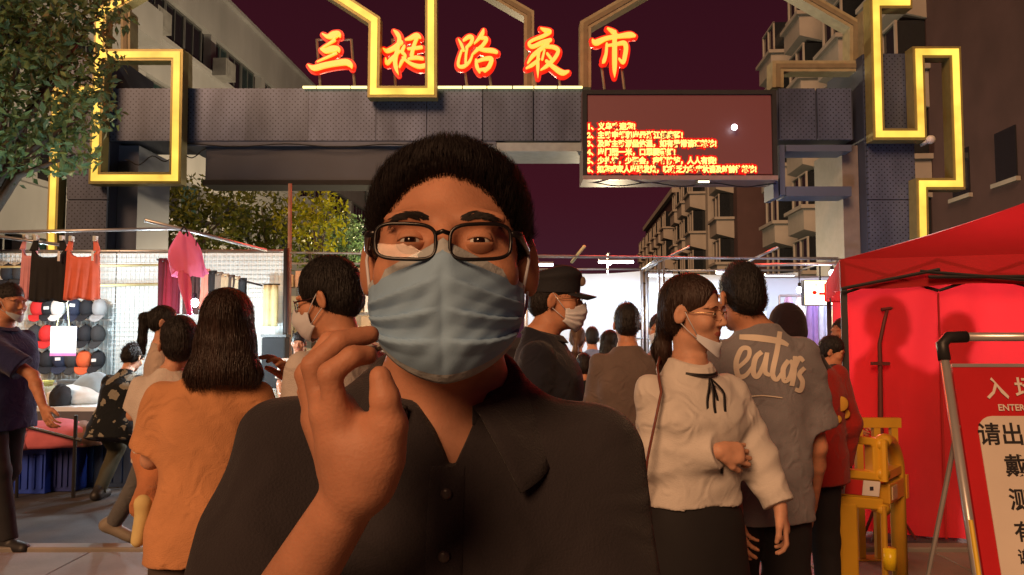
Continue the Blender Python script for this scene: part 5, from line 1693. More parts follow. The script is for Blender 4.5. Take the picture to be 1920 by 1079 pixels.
class Person:
    """collects a figure's joints; world-aligned, origin at the feet"""
    def __init__(self, label, x, Y, Ht, yaw, fem=False, res=.006, lean=0.0, z0=0.0, bend_side=0.0, wide=1.0, group=None, cat='person'):
        self.s = Ht / 1.7; self.fem = fem; self.res = res; self.wide = wide
        self.yaw = yaw
        self.u = np.array([math.cos(yaw), math.sin(yaw), 0.0]); self.f = np.array([math.sin(yaw), -math.cos(yaw), 0.0])
        self.up = np.array([0, 0, 1.0])
        self.w = self.up * math.cos(lean) + self.f * math.sin(lean)          # spine
        self.fw = self.f * math.cos(lean) - self.up * math.sin(lean)
        self.root = tag(empty('person', (x, Y, z0)), label, cat, group)
        self.base = np.array([x, Y, z0]); self.hip = self.up * .93 * self.s
    def t(self, l, fw, z):
        """torso-space point: l to the person's left, fw forward, z standing height (bends with the spine)"""
        s = self.s
        return self.hip + self.u * l * s + self.fw * fw * s + self.w * (z - .93) * s
    def g(self, l, fw, z):
        s = self.s
        return self.u * l * s + self.f * fw * s + self.up * z * s
    def px(self, x, y, Y):
        return np.array(PY(x, y, Y)) - self.base
    def field(self, lo, hi, h=None): return Field(lo, hi, h or self.res)
    def set_head(self, yaw=None, pitch=0.0, roll=0.0, o=None, hs=1.0):
        if yaw is None: yaw = self.yaw
        if o is None: o = self.t(0, .035, 1.588)
        self.H = Head(o, yaw, pitch, roll, self.s * hs)
    def torso_prof(self, grow=0.0, loose=0.0, lo=.86, hi=1.46):
        w = self.wide
        if self.fem:
            base = [(.80, .170, .115, 0), (.90, .168, .112, 0), (1.0, .140, .095, .0), (1.08, .128, .088, .004), (1.18, .140, .098, .012), (1.27, .150, .108, .018), (1.32, .148, .096, .008), (1.365, .122, .078, -.004), (1.41, .085, .062, -.01), (1.455, .055, .052, -.012)]
        else:
            base = [(.80, .168, .115, 0), (.90, .165, .115, 0), (1.0, .155, .108, .0), (1.08, .152, .105, .002), (1.18, .162, .112, .006), (1.27, .168, .115, .006), (1.325, .164, .102, .0), (1.37, .136, .084, -.008), (1.415, .094, .068, -.014), (1.46, .060, .056, -.016)]
        out = []
        for z, a, b, c in base:
            if z < lo - .06 or z > hi + .06: continue
            k = grow + loose * (1 if z < 1.25 else max(0, (1.40 - z) / .15))
            out.append(((z - .93) * self.s, (a * w + k) * self.s, (b * w + k * .8) * self.s, c * self.s))
        out[0] = ((lo - .93) * self.s,) + out[0][1:]
        return out
    def arms(self, L=None, Rr=None):
        """each arm: elbow and wrist, in torso space (l outward, fw, z) or as world offsets"""
        s = self.s; sh = .158 if self.fem else .175
        sh *= self.wide
        self.arm = {}
        for nm, sg, q in (('L', 1, L), ('R', -1, Rr)):
            q = q or {}
            S = self.t(sg * sh, q.get('sfw', -.005), q.get('sz', 1.345))
            def cv(v, dflt):
                if v is None: v = dflt
                return v if isinstance(v, np.ndarray) else self.t(sg * v[0], v[1], v[2])
            E = cv(q.get('e'), (sh + .055, -.03, 1.10)); Wp = cv(q.get('w'), (sh + .075, .04, .865))
            self.arm[nm] = dict(S=S, E=E, W=Wp, sg=sg, d=q.get('d'), pn=q.get('pn'), curl=q.get('curl', .35), hand=q.get('hand', True))
    def body(self, m=None, detail=True, legs=None, h=None, extra=None, ar=1.0):
        s = self.s; H = self.H
        pts = [H.p(0, 0, .14), H.p(0, -.13, 0), H.p(0, .13, 0), H.p(.1, 0, 0), H.p(-.1, 0, 0), self.t(.2, .14, 1.2), self.t(-.2, -.14, 1.2), self.t(.2, -.14, 1.2), self.t(-.2, .14, 1.2), self.t(0, 0, 1.12)]
        for a in self.arm.values(): pts += [a['E'] + .07, a['E'] - .07, a['W'] + .20 * s, a['W'] - .20 * s]
        if legs: pts += legs
        pts = np.array(pts)
        F_ = self.field(pts.min(0) - .02, pts.max(0) + .02, h)
        fem = self.fem
        skull(F_, H, detail, fem)
        nk = .050 if fem else .058
        F_.add(cone(H.p(0, .022, -.060), self.t(0, -.012, 1.425), nk * s * .98, nk * s * 1.08), .03 * s)
        F_.add(loft(self.hip, self.u, self.fw, self.w, self.torso_prof(-.012, lo=1.12)), .03 * s)
        for a in self.arm.values():
            r = (.84 if fem else .94) * ar
            F_.add(cone(a['S'], a['E'], .047 * s * r, .039 * s * r), .03 * s)
            mid = a['E'] + (a['W'] - a['E']) * .3
            F_.add(cone(a['E'], mid, .038 * s * r, .040 * s * r), .015 * s)
            F_.add(cone(mid, a['W'], .040 * s * r, .026 * s * r), .015 * s)
            if a['hand']:
                d = a['d'] if a['d'] is not None else (a['W'] - a['E'])
                pn = a['pn'] if a['pn'] is not None else -self.u * a['sg'] + self.f * .2
                # thumb forward
                dd = d / np.linalg.norm(d); pp = pn - dd * (pn @ dd)
                side = 1 if np.cross(dd, pp) @ self.f > 0 else -1
                if a.get('side'): side = a['side']
                for p_, k in hand_prims(a['W'], d, pn, s * (.92 if fem else 1.0), a['curl'], side): F_.add(p_, k * s)
        if extra: extra(F_)
        P, Q = F_.mesh()
        mm = m or M_skin
        me = to_mesh('body', P, Q, [mm, M_lip])
        # lips by place on the face
        C = P[Q].mean(1); Lc = H.loc(C)
        lip = (np.abs(Lc[:, 0]) < .021) & (Lc[:, 1] < -.074) & (np.abs(Lc[:, 2] + .0645) < .0095 * (1 - (Lc[:, 0] / .025) ** 2))
        mi = np.empty(len(me.polygons), np.int32); mi[:] = 0
        if len(mi) == len(lip): mi[lip] = 1
        me.polygons.foreach_set('material_index', mi)
        o = mobj('body', me, self.root)
        self.root['_skin_mat_name'] = mm.name
        return o
    def shirt(self, m, sleeve='short', hem=.84, loose=.02, h=None, name='shirt', amp=.005, seed=1, rip=(26, 34, 45, 60), cut=None, neck=1.44, extra=None, sl=(.060, .070)):
        s = self.s
        pts = [self.t(q, r, z) for q in (-.27 * self.wide, .27 * self.wide) for r in (-.2, .2) for z in (hem - .01, 1.47)]
        for a in self.arm.values():
            e = a['E'] if sleeve == 'short' else a['W']
            pts += [a['E'] + .08, a['E'] - .08, e + .07, e - .07]
        pts = np.array(pts)
        F_ = self.field(pts.min(0) - .02, pts.max(0) + .02, h)
        F_.add(loft(self.hip, self.u, self.fw, self.w, self.torso_prof(.010, loose, lo=hem)), 0)
        F_.cut(half(self.t(0, 0, neck), -(self.w + self.fw * .30)), .004)
        for a in self.arm.values():
            if sleeve == 'none': continue
            ax = a['E'] - a['S']
            if sleeve == 'short':
                F_.add(cone(a['S'], a['S'] + ax * .80, sl[0] * s, sl[1] * s, flat_b=True), .05 * s)
            else:
                F_.add(cone(a['S'], a['E'], sl[0] * s, sl[1] * .86 * s), .04 * s)
                F_.add(cone(a['E'], a['W'] - (a['W'] - a['E']) * .05, sl[1] * .86 * s, sl[1] * .62 * s, flat_b=True), .025 * s)
        if extra: extra(F_)
        F_.ripple(amp, rip, seed)
        P, Q = F_.mesh()
        me = to_mesh(name, P, Q, m)
        if cut is not None: pass
        o = mobj(name, me, self.root)
        self.shirt_me = me
        return o
    def legs(self, m, L=None, Rr=None, top=.98, ms=None, r=(.098, .072, .056), name='trousers', h=None, cuff=.07):
        """legs as knee and ankle points in ground space (l, fw, z)"""
        s = self.s
        L = L or {}; Rr = Rr or {}
        j = {}
        for sg, q in ((1, L), (-1, Rr)):
            cvt = lambda v: v if isinstance(v, np.ndarray) else self.g(*v)
            j[sg] = (self.hip + self.u * sg * .088 * s - self.up * .03 * s, cvt(q.get('k', (sg * .10, .01, .49))), cvt(q.get('a', (sg * .11, -.02, cuff))), q.get('toe'))
        pts = np.array([p for v in j.values() for p in v[:3]] + [self.t(0, 0, top)])
        F_ = self.field(pts.min(0) - .22 * s, pts.max(0) + .22 * s, h or max(self.res, .009))
        F_.add(loft(self.hip, self.u, self.fw, self.w, [(-.10 * s, .158 * s * self.wide, .108 * s, 0), (.0, .150 * s * self.wide, .102 * s, 0), ((top - .93) * s, .128 * s * self.wide, .088 * s, 0)]), 0)
        for hp, kn, an, _ in j.values():
            F_.add(cone(hp, kn, r[0] * s, r[1] * s), .03 * s); F_.add(cone(kn, an, r[1] * s, r[2] * s, flat_b=True), .03 * s)
        F_.ripple(.004, (24, 33, 47), 5)
        P, Q = F_.mesh()
        mobj(name, to_mesh(name, P, Q, m), self.root)
        for sg, (hp, kn, an, toe) in j.items():
            d = np.array(toe, float) if toe is not None else self.f + self.u * sg * .15
            d = d / np.linalg.norm(d)
            a0 = np.array(an) - self.up * 0.0
            G = Field(a0 - .30 * s, a0 + .30 * s, .010)
            heel = a0 - d * .05 * s + self.up * (-.03 * s)
            G.add(cone(a0 + self.up * .02, heel, .050 * s, .046 * s), .02)
            G.add(cone(heel, a0 + d * .14 * s - self.up * .040 * s, .048 * s, .040 * s), .02)
            if abs(d[2]) < .2: G.cut(half((0, 0, a0[2] - .068 * s), self.up), .004)
            P, Q = G.mesh()
            if len(P): mobj('shoe', to_mesh('shoe', P, Q, ms or M_shoe), self.root)
    def skirt(self, m, hem=.45, top=1.02, flare=.03):
        s = self.s
        pts = np.array([self.t(-.3, -.25, hem), self.t(.3, .25, top), self.t(-.3, .25, top), self.t(.3, -.25, hem)])
        F_ = self.field(pts.min(0), pts.max(0), .008)
        F_.add(loft(self.hip, self.u, self.fw, self.w, [((hem - .93) * s, (.185 + flare) * s, (.15 + flare) * s, 0), (-.15 * s, .19 * s, .145 * s, 0), (.0, .175 * s, .122 * s, 0), ((top - .93) * s, .138 * s, .098 * s, 0)], ex=2.1), 0)
        F_.ripple(.006, (20, 31), 4)
        P, Q = F_.mesh(); mobj('skirt', to_mesh('skirt', P, Q, m), self.root)
        for sg in (1, -1):
            G = MB(); k, a = self.g(sg * .09, 0, hem + .1), self.g(sg * .09, -.02, .06)
            G.tube([k, (k + a) / 2 + self.f * -.01, a], [.058 * s, .05 * s, .034 * s], 10).build('calf', M_skinp, self.root, smooth=True)
            G = MB(); G.tube([a - self.f * .05 - self.up * .02, a + self.f * .05 - self.up * .03, a + self.f * .16 - self.up * .045], [.034 * s, .036 * s, .022 * s], 10).build('shoe', M_shoe, self.root, smooth=True)
    def hair(self, fn, m=None, n=2500, ln=.03, wd=.0012, mode='short', h=None, pad=.16, low=.16, keep=None, jitter=.25, amp=0.0):
        H = self.H
        lo, hi = H.o - pad * H.s, H.o + pad * H.s
        lo[2] = H.o[2] - low * H.s
        F_ = self.field(lo, hi, h or min(self.res, .0055))
        fn(F_, H)
        if amp: F_.ripple(amp, (60, 80, 110, 140), 3)
        P, Q = F_.mesh()
        me = to_mesh('hair', P, Q, m or M_hair)
        o = mobj('hair', me, self.root)
        if n: add_strands(o, me, n, ln * self.s, wd * self.s, 5, mode, H, m or M_hair, jitter, keep)
        return o

def XP(px, Y): return (px - 960) / F * Y
def ZP(py, Y): return PY(960, py, Y).z
def ring_collar(p, m, name, z_back, z_front, r_back, r_front, hgt, out, a0=0, a1=360, thick=.004, n=40, xo=0.0, fo=-.014):
    """collar band round the neck: angle 0 is the nape"""
    mb = MB(); s = p.s
    def fn(u, v):
        a = R(a0 + (a1 - a0) * u)
        q = (1 - math.cos(a)) / 2
        z = z_back + (z_front - z_back) * q
        rx = (r_back + (r_front - r_back) * q)
        rr = rx + out * v
        return Vector(p.t(rr * math.sin(a), -rr * math.cos(a) * .95 + fo + .012 * q, z + hgt * (1 - v) * 1.0 - (hgt * .2 * v)))
    mb.grid(fn, n, 5)
    o = mb.build(name, m, p.root, smooth=True)
    q = o.modifiers.new('thick', 'SOLIDIFY'); q.thickness = thick * s; q.offset = 0
    return o

# ---------------------------------------------------------------- the man in the foreground
man = Person('man in a dark polo with glasses and blue face mask close to camera', -.072, .82, 1.64, R(2), res=.0036, wide=.91)
M_polo = cloth('charcoal_polo', (.033, .029, .033), var=.15, bump=.3, bscale=420)
man.set_head(yaw=R(2), pitch=R(5), roll=0, o=np.array([-.0630 + .072, .770 - .82, 1.498]), hs=1.03)
man.arms(L=dict(e=man.px(1140, 1330, .735), w=np.array([.17, .46, 1.13]) - man.base, d=A(-.2, -1, .15), pn=A(-1, 0, .2), curl=.6, sz=1.335),
         Rr=dict(e=man.px(436, 1290, .665), w=man.px(682, 890, .557), hand=False, sz=1.345, sfw=.03))
def main_hand(F_):
    q = lambda x, y, Y: man.px(x, y, Y)
    F_.add(cone(q(680, 900, .557), q(668, 850, .556), .0235, .024), .012)
    F_.add(cone(q(662, 860, .560), q(626, 775, .553), .023, .0175), .012)
    F_.add(cone(q(648, 860, .578), q(604, 785, .588), .022, .016), .012)
    F_.add(cone(q(706, 856, .552), q(722, 800, .545), .0185, .014), .012)
    fingers = [[(634, 782, .543), (618, 702, .534), (660, 669, .538), (690, 666, .548)],
               [(608, 785, .561), (587, 686, .559), (637, 640, .563), (694, 628, .576)],
               [(596, 795, .579), (574, 702, .580), (618, 640, .588), (684, 628, .602)],
               [(594, 812, .597), (577, 735, .600), (606, 680, .612), (648, 660, .624)]]
    for i, fg in enumerate(fingers):
        r = (.0084, .0086, .0083, .0076)[i]
        for j in range(3):
            F_.add(cone(q(*fg[j]), q(*fg[j + 1]), r * (1.05 - .06 * j), r * (.99 - .08 * j)), (.006, .003, .002)[j])
    th = [(714, 850, .551), (728, 795, .541), (722, 748, .536), (713, 707, .537)]
    for j in range(3):
        F_.add(cone(q(*th[j]), q(*th[j + 1]), (.0150, .0115, .0105)[j], (.0118, .0105, .0080)[j]), (.010, .004, .003)[j])
man.body(m=skin_mat('skin_main', (.48, .225, .135)), extra=main_hand, h=.0031, ar=.82)
def vcut(x, y, z):
    px, py, pz = x - man.hip[0], y - man.hip[1], z - man.hip[2]
    X = px * man.u[0] + py * man.u[1] - .012
    Fw = px * man.fw[0] + py * man.fw[1] + pz * man.fw[2]
    zz = np.clip((z - 1.300) / .085, 0, 1.3)
    return np.maximum(np.abs(X) - (.002 + .046 * zz), np.maximum(-Fw + .02, 1.300 - z) * .7)
man.shirt(M_polo, sleeve='short', hem=.80, loose=.018, h=.0052, amp=.013, seed=4, rip=(20, 29, 41, 55, 72), neck=1.425, sl=(.060, .070),
          extra=lambda F_: F_.cut((vcut, (A(-.2, -.3, 1.29), A(.2, .1, 1.48))), .003))
# collar leaves, open at the throat
for sg in (1, -1):
    mb = MB()
    def leaf(u, v, sg=sg):
        a = R(4 + 150 * u) * sg
        q = (1 - math.cos(a)) / 2
        stand = .030 * (1 - u * .35)
        zi = 1.452 - .062 * q ** 1.2
        rad = .066 + .008 * q
        if v < .35:                      # the stand
            w = v / .35
            return Vector(man.t(rad * math.sin(a), -rad * math.cos(a) - .014 + .016 * q, zi - .012 + stand * w))
        w = (v - .35) / .65              # the fall
        rr = rad + .010 + .030 * w * (1 + .6 * q)
        drop = (.048 + .030 * q) * w
        return Vector(man.t(rr * math.sin(a * (1 - .08 * w * q)), -rr * math.cos(a) - .014 + .018 * q, zi - .012 + stand - drop + .004 * math.sin(w * 3)))
    mb.grid(leaf, 34, 12)
    o = mb.build('collar', M_polo, man.root, smooth=True)
    q = o.modifiers.new('thick', 'SOLIDIFY'); q.thickness = .003
def strip_on(me, pts, width, off, name, m, par, dr=(0, 1, 0), y_from=-.6):
    """narrow strip laid on a garment: pts are (x, z) in the figure's space, cast along dr"""
    bv = BVHTree.FromPolygons([v.co.copy() for v in me.vertices], [tuple(p.vertices) for p in me.polygons])
    mb = MB(); vs = []
    for i, (x, z) in enumerate(pts):
        a, b = pts[max(i - 1, 0)], pts[min(i + 1, len(pts) - 1)]
        d = Vector((b[0] - a[0], b[1] - a[1])).normalized()
        for k in (-1, -.4, .4, 1):
            o_ = Vector((x - d.y * width * .5 * k, y_from, z + d.x * width * .5 * k)); h_ = bv.ray_cast(o_, Vector(dr))
            q = h_[0] if h_[0] else Vector((o_.x, -.1, o_.z))
            vs.append(q + Vector((0, -off, 0)))
    n = len(pts)
    mb._add(vs, [(i * 4 + k, i * 4 + k + 1, i * 4 + k + 5, i * 4 + k + 4) for i in range(n - 1) for k in range(3)])
    o = mb.build(name, m, par, smooth=True); q = o.modifiers.new('thick', 'SOLIDIFY'); q.thickness = .0022
    return o
xc_ = .012
strip_on(man.shirt_me, [(xc_, 1.298 - .01 * i) for i in range(34)], .032, .0012, 'placket', M_polo, man.root)
for k, zz in enumerate((1.275, 1.225)):
    hb_ = BVHTree.FromPolygons([v.co.copy() for v in man.shirt_me.vertices], [tuple(p.vertices) for p in man.shirt_me.polygons]).ray_cast(Vector((xc_, -.6, zz)), Vector((0, 1, 0)))
    MB().ball(hb_[0] + Vector((0, -.004, 0)), .0055, 10, 6, squash=(1, .4, 1)).build('button', mat('button_dark', (.06, .05, .05), rough=.3), man.root, smooth=True)
man.legs(mat('dark_trousers', (.03, .03, .035), rough=.9), h=.011)
M_hairm = mat('short_black_hair', (.011, .008, .008), rough=.6, var=.3, scale=40, spec=.2)
man.hair(lambda F_, H: (hair_short(F_, H, top=.006, side=.0075, fringe=.094, nape=-.07, back=.010, flat=.116), [F_.cut(H.ell((sx * .030, -.105, .022), (.036, .060, .046)), .012) for sx in (-1, 1)]), m=M_hairm, n=70000, ln=.0150, wd=.00028, h=.0036, jitter=.12, amp=.001)
Hm = man.H
face_mask(man.root, Hm, M_mblue, mat('mask_edge', (.42, .47, .50), rough=.8, bump=.2, bscale=200), 'pleated', res=84)
glasses(man.root, Hm, mat('black_acetate', (.008, .007, .008), rough=.28, spec=.45), 'rect', thick=.0017, zc=-.0085, w=.0264, h=.0160, y0=-.1140)
eyes(man.root, Hm, .54)
brows(man.root, Hm, M_hairm, thick=.0085, n=240, lift=-.0015)

# ---------------------------------------------------------------- the others, near to far
def finish(p):
    if '_skin_mat_name' in p.root: del p.root['_skin_mat_name']
def bob(F_, H):
    s = H.s
    F_.add(H.ell((0, .022, .034), (.086, .108, .098)), .02 * s)
    F_.add(H.ell((0, .034, -.070), (.104, .090, .130)), .03 * s)
    F_.add(H.ell((0, .046, -.165), (.128, .082, .085)), .04 * s)
    F_.cut(H.ell((0, -.115, -.06), (.062, .085, .150)), .01 * s)
    F_.cut(half(H.p(0, 0, -.212), H.M @ A(0.06, -.15, 1)), .008 * s)
# woman in orange, back to us
ow = Person('woman with a dark bob in an orange tee with her back turned', XP(398, 2.45), 2.45, 1.545, R(186), fem=True, res=.0062)
ow.set_head(yaw=R(190), pitch=R(-4), o=np.array([XP(428, 2.45), 2.45, ZP(612, 2.45)]) - ow.base)
ow.arms(L=dict(e=ow.px(283, 862, 2.47), w=ow.px(330, 850, 2.70), curl=.7), Rr=dict(e=ow.px(520, 880, 2.5), w=ow.px(450, 860, 2.72), curl=.7))
ow.body(M_skinp, detail=False)
ow.shirt(cloth('orange_tee', (.56, .26, .12)), hem=.80, loose=.022, amp=.008, seed=11, rip=(18, 27, 38, 52), sl=(.060, .076), neck=1.43)
ow.legs(mat('brown_trousers', (.06, .045, .04), rough=.9), r=(.100, .085, .065))
ow.hair(bob, M_hairb, n=9000, ln=.042, wd=.0009, mode='down', pad=.17, low=.25, jitter=.035)
finish(ow)
# child on her arm
ch = Person('small child with round dark hair carried on the left arm of the woman in orange', XP(322, 2.68), 2.68, .90, R(200), res=.006, z0=ZP(645, 2.68) - .84 - .012)
ch.set_head(yaw=R(205), hs=1.42, o=np.array([XP(338, 2.68), 2.68, ZP(645, 2.68)]) - ch.base)
ch.arms(L=dict(e=(.22, .06, 1.15), w=(.10, .25, 1.15)), Rr=dict(e=(.22, .06, 1.15), w=(.10, .25, 1.15)))
ch.body(M_skinp, detail=False)
ch.shirt(cloth('child_white', (.55, .50, .46)), hem=.85, loose=.04, amp=.004)
ch.legs(cloth('child_orange', (.50, .20, .09)), L=dict(k=ch.px(292, 905, 2.60), a=ch.px(268, 955, 2.46), toe=(-.05, -.3, -1)), Rr=dict(k=ch.px(380, 915, 2.7), a=ch.px(400, 970, 2.72), toe=(.1, .3, -1)), r=(.13, .10, .085), ms=mat('yellow_bootie', (.62, .50, .22), rough=.8))
ch.hair(lambda F_, H: hair_short(F_, H, top=.012, side=.008, fringe=.04, nape=-.085), M_hair, n=1200, ln=.03, wd=.0014, jitter=.15, mode='down')
finish(ch)
# woman in the white blouse
bw = Person('woman in a white blouse with black neck ribbon looking right', XP(1296, 2.4), 2.4, 1.575, R(22), fem=True, res=.0052)
bw.set_head(yaw=R(52), pitch=R(-4), roll=R(-2), o=np.array([XP(1302, 2.4), 2.4, ZP(586, 2.4)]) - bw.base, hs=1.02)
bw.arms(Rr=dict(e=bw.px(1236, 858, 2.36), w=bw.px(1348, 846, 2.27), d=A(.7, .12, -.08), pn=A(.1, 1, -.3), curl=.75), L=dict(e=bw.px(1416, 858, 2.42), w=bw.px(1462, 950, 2.36), d=A(.10, -.02, -.35), pn=A(-1, .4, 0), curl=.45))
bw.body(M_skinp, h=.0042)
M_blouse = cloth('white_blouse', (.58, .54, .50), var=.06, bump=.2)
bw.shirt(M_blouse, sleeve='long', hem=.98, loose=.016, amp=.010, seed=21, rip=(22, 32, 45, 60), sl=(.056, .080), neck=1.45)
ring_collar(bw, M_blouse, 'collar', 1.435, 1.405, .062, .070, .022, .010)
M_rib = mat('black_ribbon', (.012, .011, .013), rough=.5)
ring_collar(bw, M_rib, 'collar_piping', 1.432, 1.400, .076, .083, .006, .004)
for dx, ln in ((-.030, .26), (.012, .30), (-.006, .16), (.035, .18)):
    mb = MB()
    mb.grid(lambda u, v: Vector(bw.t(dx * min(1, v * 4) + .004 * math.sin(v * 9) + (u - .5) * .009, .098 + .035 * math.sin(min(1, v * 1.6) * 1.5), 1.395 - ln * v)), 2, 14)
    o = mb.build('ribbon', M_rib, bw.root, smooth=True); q = o.modifiers.new('thick', 'SOLIDIFY'); q.thickness = .002
bw.skirt(mat('black_skirt', (.012, .011, .013), rough=.85), hem=.42, top=1.03)
def tied(F_, H):
    s = H.s
    F_.add(H.ell((0, .022, .036), (.081, .102, .093)), .01 * s)
    F_.add(H.ell((0, .055, -.020), (.072, .066, .070)), .03 * s)
    F_.cut(H.ell((0, -.118, -.045), (.070, .098, .128)), .012 * s)
    F_.cut(H.ell((0, -.075, -.105), (.13, .094, .125)), .012 * s)
    for sx in (-1, 1): F_.cut(H.ell((sx * .090, .012, -.012), (.024, .025, .036)), .004 * s)
    F_.add(H.cone((0, .105, -.045), (0, .115, -.13), .026, .030), .03 * s)
    F_.add(H.cone((0, .115, -.13), (0, .095, -.24), .030, .016), .02 * s)
bw.hair(tied, M_hairb, n=3500, ln=.035, wd=.0010, mode='down', pad=.17, low=.27, jitter=.06, keep=lambda L: L[:, 1] > .0)
face_mask(bw.root, bw.H, M_mwhite, None, 'chin', drop=.016, res=24)
glasses(bw.root, bw.H, mat('gold_wire', (.55, .38, .22), rough=.25, metal=.9), 'round', thick=.0010, zc=-.006, w=.0235, h=.0170, y0=-.0985, lensm=M_glc)
eyes(bw.root, bw.H, .75); brows(bw.root, bw.H, M_hairb, thick=.004, n=160)
finish(bw)
bg = tag(empty('shoulder_bag', (XP(1212, 2.42), 2.42, .98)), 'small brown bag hanging at the hip of the woman in the blouse', 'bag')
M_bag = mat('brown_leather', (.16, .04, .025), rough=.5)
MB().span((-.09, -.04, -.16), (.06, .04, 0)).build('pouch', M_bag, bg, bevel=.015); MB().span((-.095, -.045, -.06), (.065, -.041, .004)).build('flap', M_bag, bg)
sp_ = [PY(1206, 935, 2.30), PY(1214, 860, 2.24), PY(1240, 735, 2.26), PY(1232, 690, 2.33), PY(1236, 672, 2.42), PY(1245, 700, 2.55)]
mb = MB(); mb.tube([p - bg.location for p in sp_], .0075, 6, flat=.5).build('strap', M_bag, bg, smooth=True)
# tall man in the printed grey tee
gt = Person('tall man in a grey tee with white script printed on its back', XP(1418, 2.95), 2.95, 1.70, R(184), res=.0062, wide=1.0)
gt.set_head(yaw=R(194), pitch=R(-6), o=np.array([XP(1388, 2.95), 2.95, ZP(560, 2.95)]) - gt.base)
gt.arms(L=dict(e=gt.px(1362, 860, 2.92), w=gt.px(1380, 960, 2.75)), Rr=dict(e=gt.px(1532, 838, 2.98), w=gt.px(1520, 950, 3.12)))
gt.body(M_skin)
M_gtee = cloth('grey_tee', (.205, .20, .22))
tee = gt.shirt(M_gtee, hem=.74, loose=.024, amp=.012, seed=31, rip=(17, 25, 35, 48), sl=(.066, .094), neck=1.44)
gt.legs(mat('black_trousers', (.014, .013, .016), rough=.9), r=(.11, .085, .07))
gt.hair(lambda F_, H: hair_short(F_, H, top=.018, side=.002, fringe=.062, nape=-.062, back=.006), M_hair, n=3500, ln=.016, wd=.0008)
# script print laid on the cloth
PR = [[(1386, 632, 9), (1420, 634, 12), (1460, 640, 11), (1478, 648, 6)],
      [(1383, 690, 7), (1402, 672, 8), (1404, 655, 8), (1390, 655, 9), (1380, 680, 10), (1384, 705, 10), (1398, 704, 8), (1412, 685, 6)],
      [(1428, 660, 9), (1416, 672, 10), (1412, 698, 10), (1420, 706, 9), (1432, 684, 9), (1438, 662, 8), (1434, 696, 9), (1444, 704, 7)],
      [(1462, 622, 9), (1456, 660, 10), (1448, 700, 10), (1456, 712, 8), (1466, 698, 6)],
      [(1478, 676, 9), (1468, 692, 10), (1470, 714, 9), (1480, 708, 9), (1486, 686, 9), (1480, 676, 7)],
      [(1490, 668, 8), (1488, 700, 10), (1484, 724, 9)], [(1490, 690, 7), (1498, 672, 9), (1506, 678, 7)],
      [(1508, 690, 8), (1498, 702, 9), (1504, 716, 9), (1500, 732, 9), (1490, 730, 7)],
      [(1400, 744, 2), (1430, 742, 2), (1466, 746, 2)]]
bvh = BVHTree.FromPolygons([v.co.copy() for v in gt.shirt_me.vertices], [tuple(p.vertices) for p in gt.shirt_me.polygons])
bdir = Vector((0, 1, 0))
mb = MB()
for si, st_ in enumerate(PR):
    P_ = np.array(st_, float); m_ = len(P_)
    out = []
    for t_ in np.linspace(0, m_ - 1, (m_ - 1) * 7 + 1):
        i = min(int(t_), m_ - 2); f_ = t_ - i
        p0, p1, p2, p3 = P_[max(i - 1, 0)], P_[i], P_[i + 1], P_[min(i + 2, m_ - 1)]
        out.append(.5 * (2 * p1 + (-p0 + p2) * f_ + (2 * p0 - 5 * p1 + 4 * p2 - p3) * f_ ** 2 + (-p0 + 3 * p1 - 3 * p2 + p3) * f_ ** 3))
    n_ = len(out); vs, fs = [], []
    for i in range(n_):
        a, b = out[max(i - 1, 0)], out[min(i + 1, n_ - 1)]
        d = np.array([b[0] - a[0], b[1] - a[1]]); d /= max(np.linalg.norm(d), 1e-6)
        for k in (-1, -.33, .33, 1):
            x, y = out[i][0] - d[1] * out[i][2] * .5 * k, out[i][1] + d[0] * out[i][2] * .5 * k
            o_ = Vector(PY(x, y, 2.5)) - Vector(gt.base)
            hit = bvh.ray_cast(o_, Vector(ray(x, y)).normalized())
            q = hit[0] if hit[0] else Vector(PY(x, y, 2.85)) - Vector(gt.base)
            vs.append(q + Vector((0, -.0022 - .0004 * si, 0)))
    fs = [(i * 4 + k, i * 4 + k + 1, i * 4 + k + 5, i * 4 + k + 4) for i in range(n_ - 1) for k in range(3)]
    mb._add(vs, fs)
o = mb.build('shirt_print', mat('print_white', (.62, .55, .46), rough=.8), tee, smooth=True); o['kind'] = 'stuff'
finish(gt)
# man with glasses and white mask looking left
gm_ = Person('man with glasses and white mask looking left behind the raised hand', XP(640, 2.5), 2.5, 1.655, R(-118), res=.0058)
gm_.set_head(yaw=R(-98), pitch=R(-13), o=np.array([XP(612, 2.5), 2.5, ZP(562, 2.5)]) - gm_.base)
gm_.arms(L=dict(e=gm_.px(585, 800, 2.35), w=gm_.px(572, 742, 2.34), d=A(-.3, -.1, -.12), pn=A(0, .3, -1)), Rr=dict(e=gm_.px(640, 830, 2.75), w=gm_.px(560, 720, 2.6)))
gm_.body(M_skin, h=.0048)
gm_.shirt(cloth('pale_tee', (.46, .42, .40)), hem=.84, loose=.03, amp=.007, seed=41)
M_cream_c = cloth('pale_collar', (.55, .50, .47))
ring_collar(gm_, M_cream_c, 'collar', 1.425, 1.385, .068, .085, .020, .075, thick=.008)
gm_.legs(mat('dark_trousers', (.03, .03, .035), rough=.9))
gm_.hair(lambda F_, H: hair_short(F_, H, top=.024, side=.012, fringe=.050, nape=-.060, back=.014), M_hair, n=3500, ln=.022, wd=.0008, jitter=.14, mode='down', keep=lambda L: L[:, 1] > -.06)
face_mask(gm_.root, gm_.H, M_mwhite, None, 'cup', res=26)
glasses(gm_.root, gm_.H, mat('dark_red_acetate', (.03, .008, .01), rough=.25), 'rect', thick=.0016, zc=-.004, w=.027, h=.018)
eyes(gm_.root, gm_.H, .6); finish(gm_)
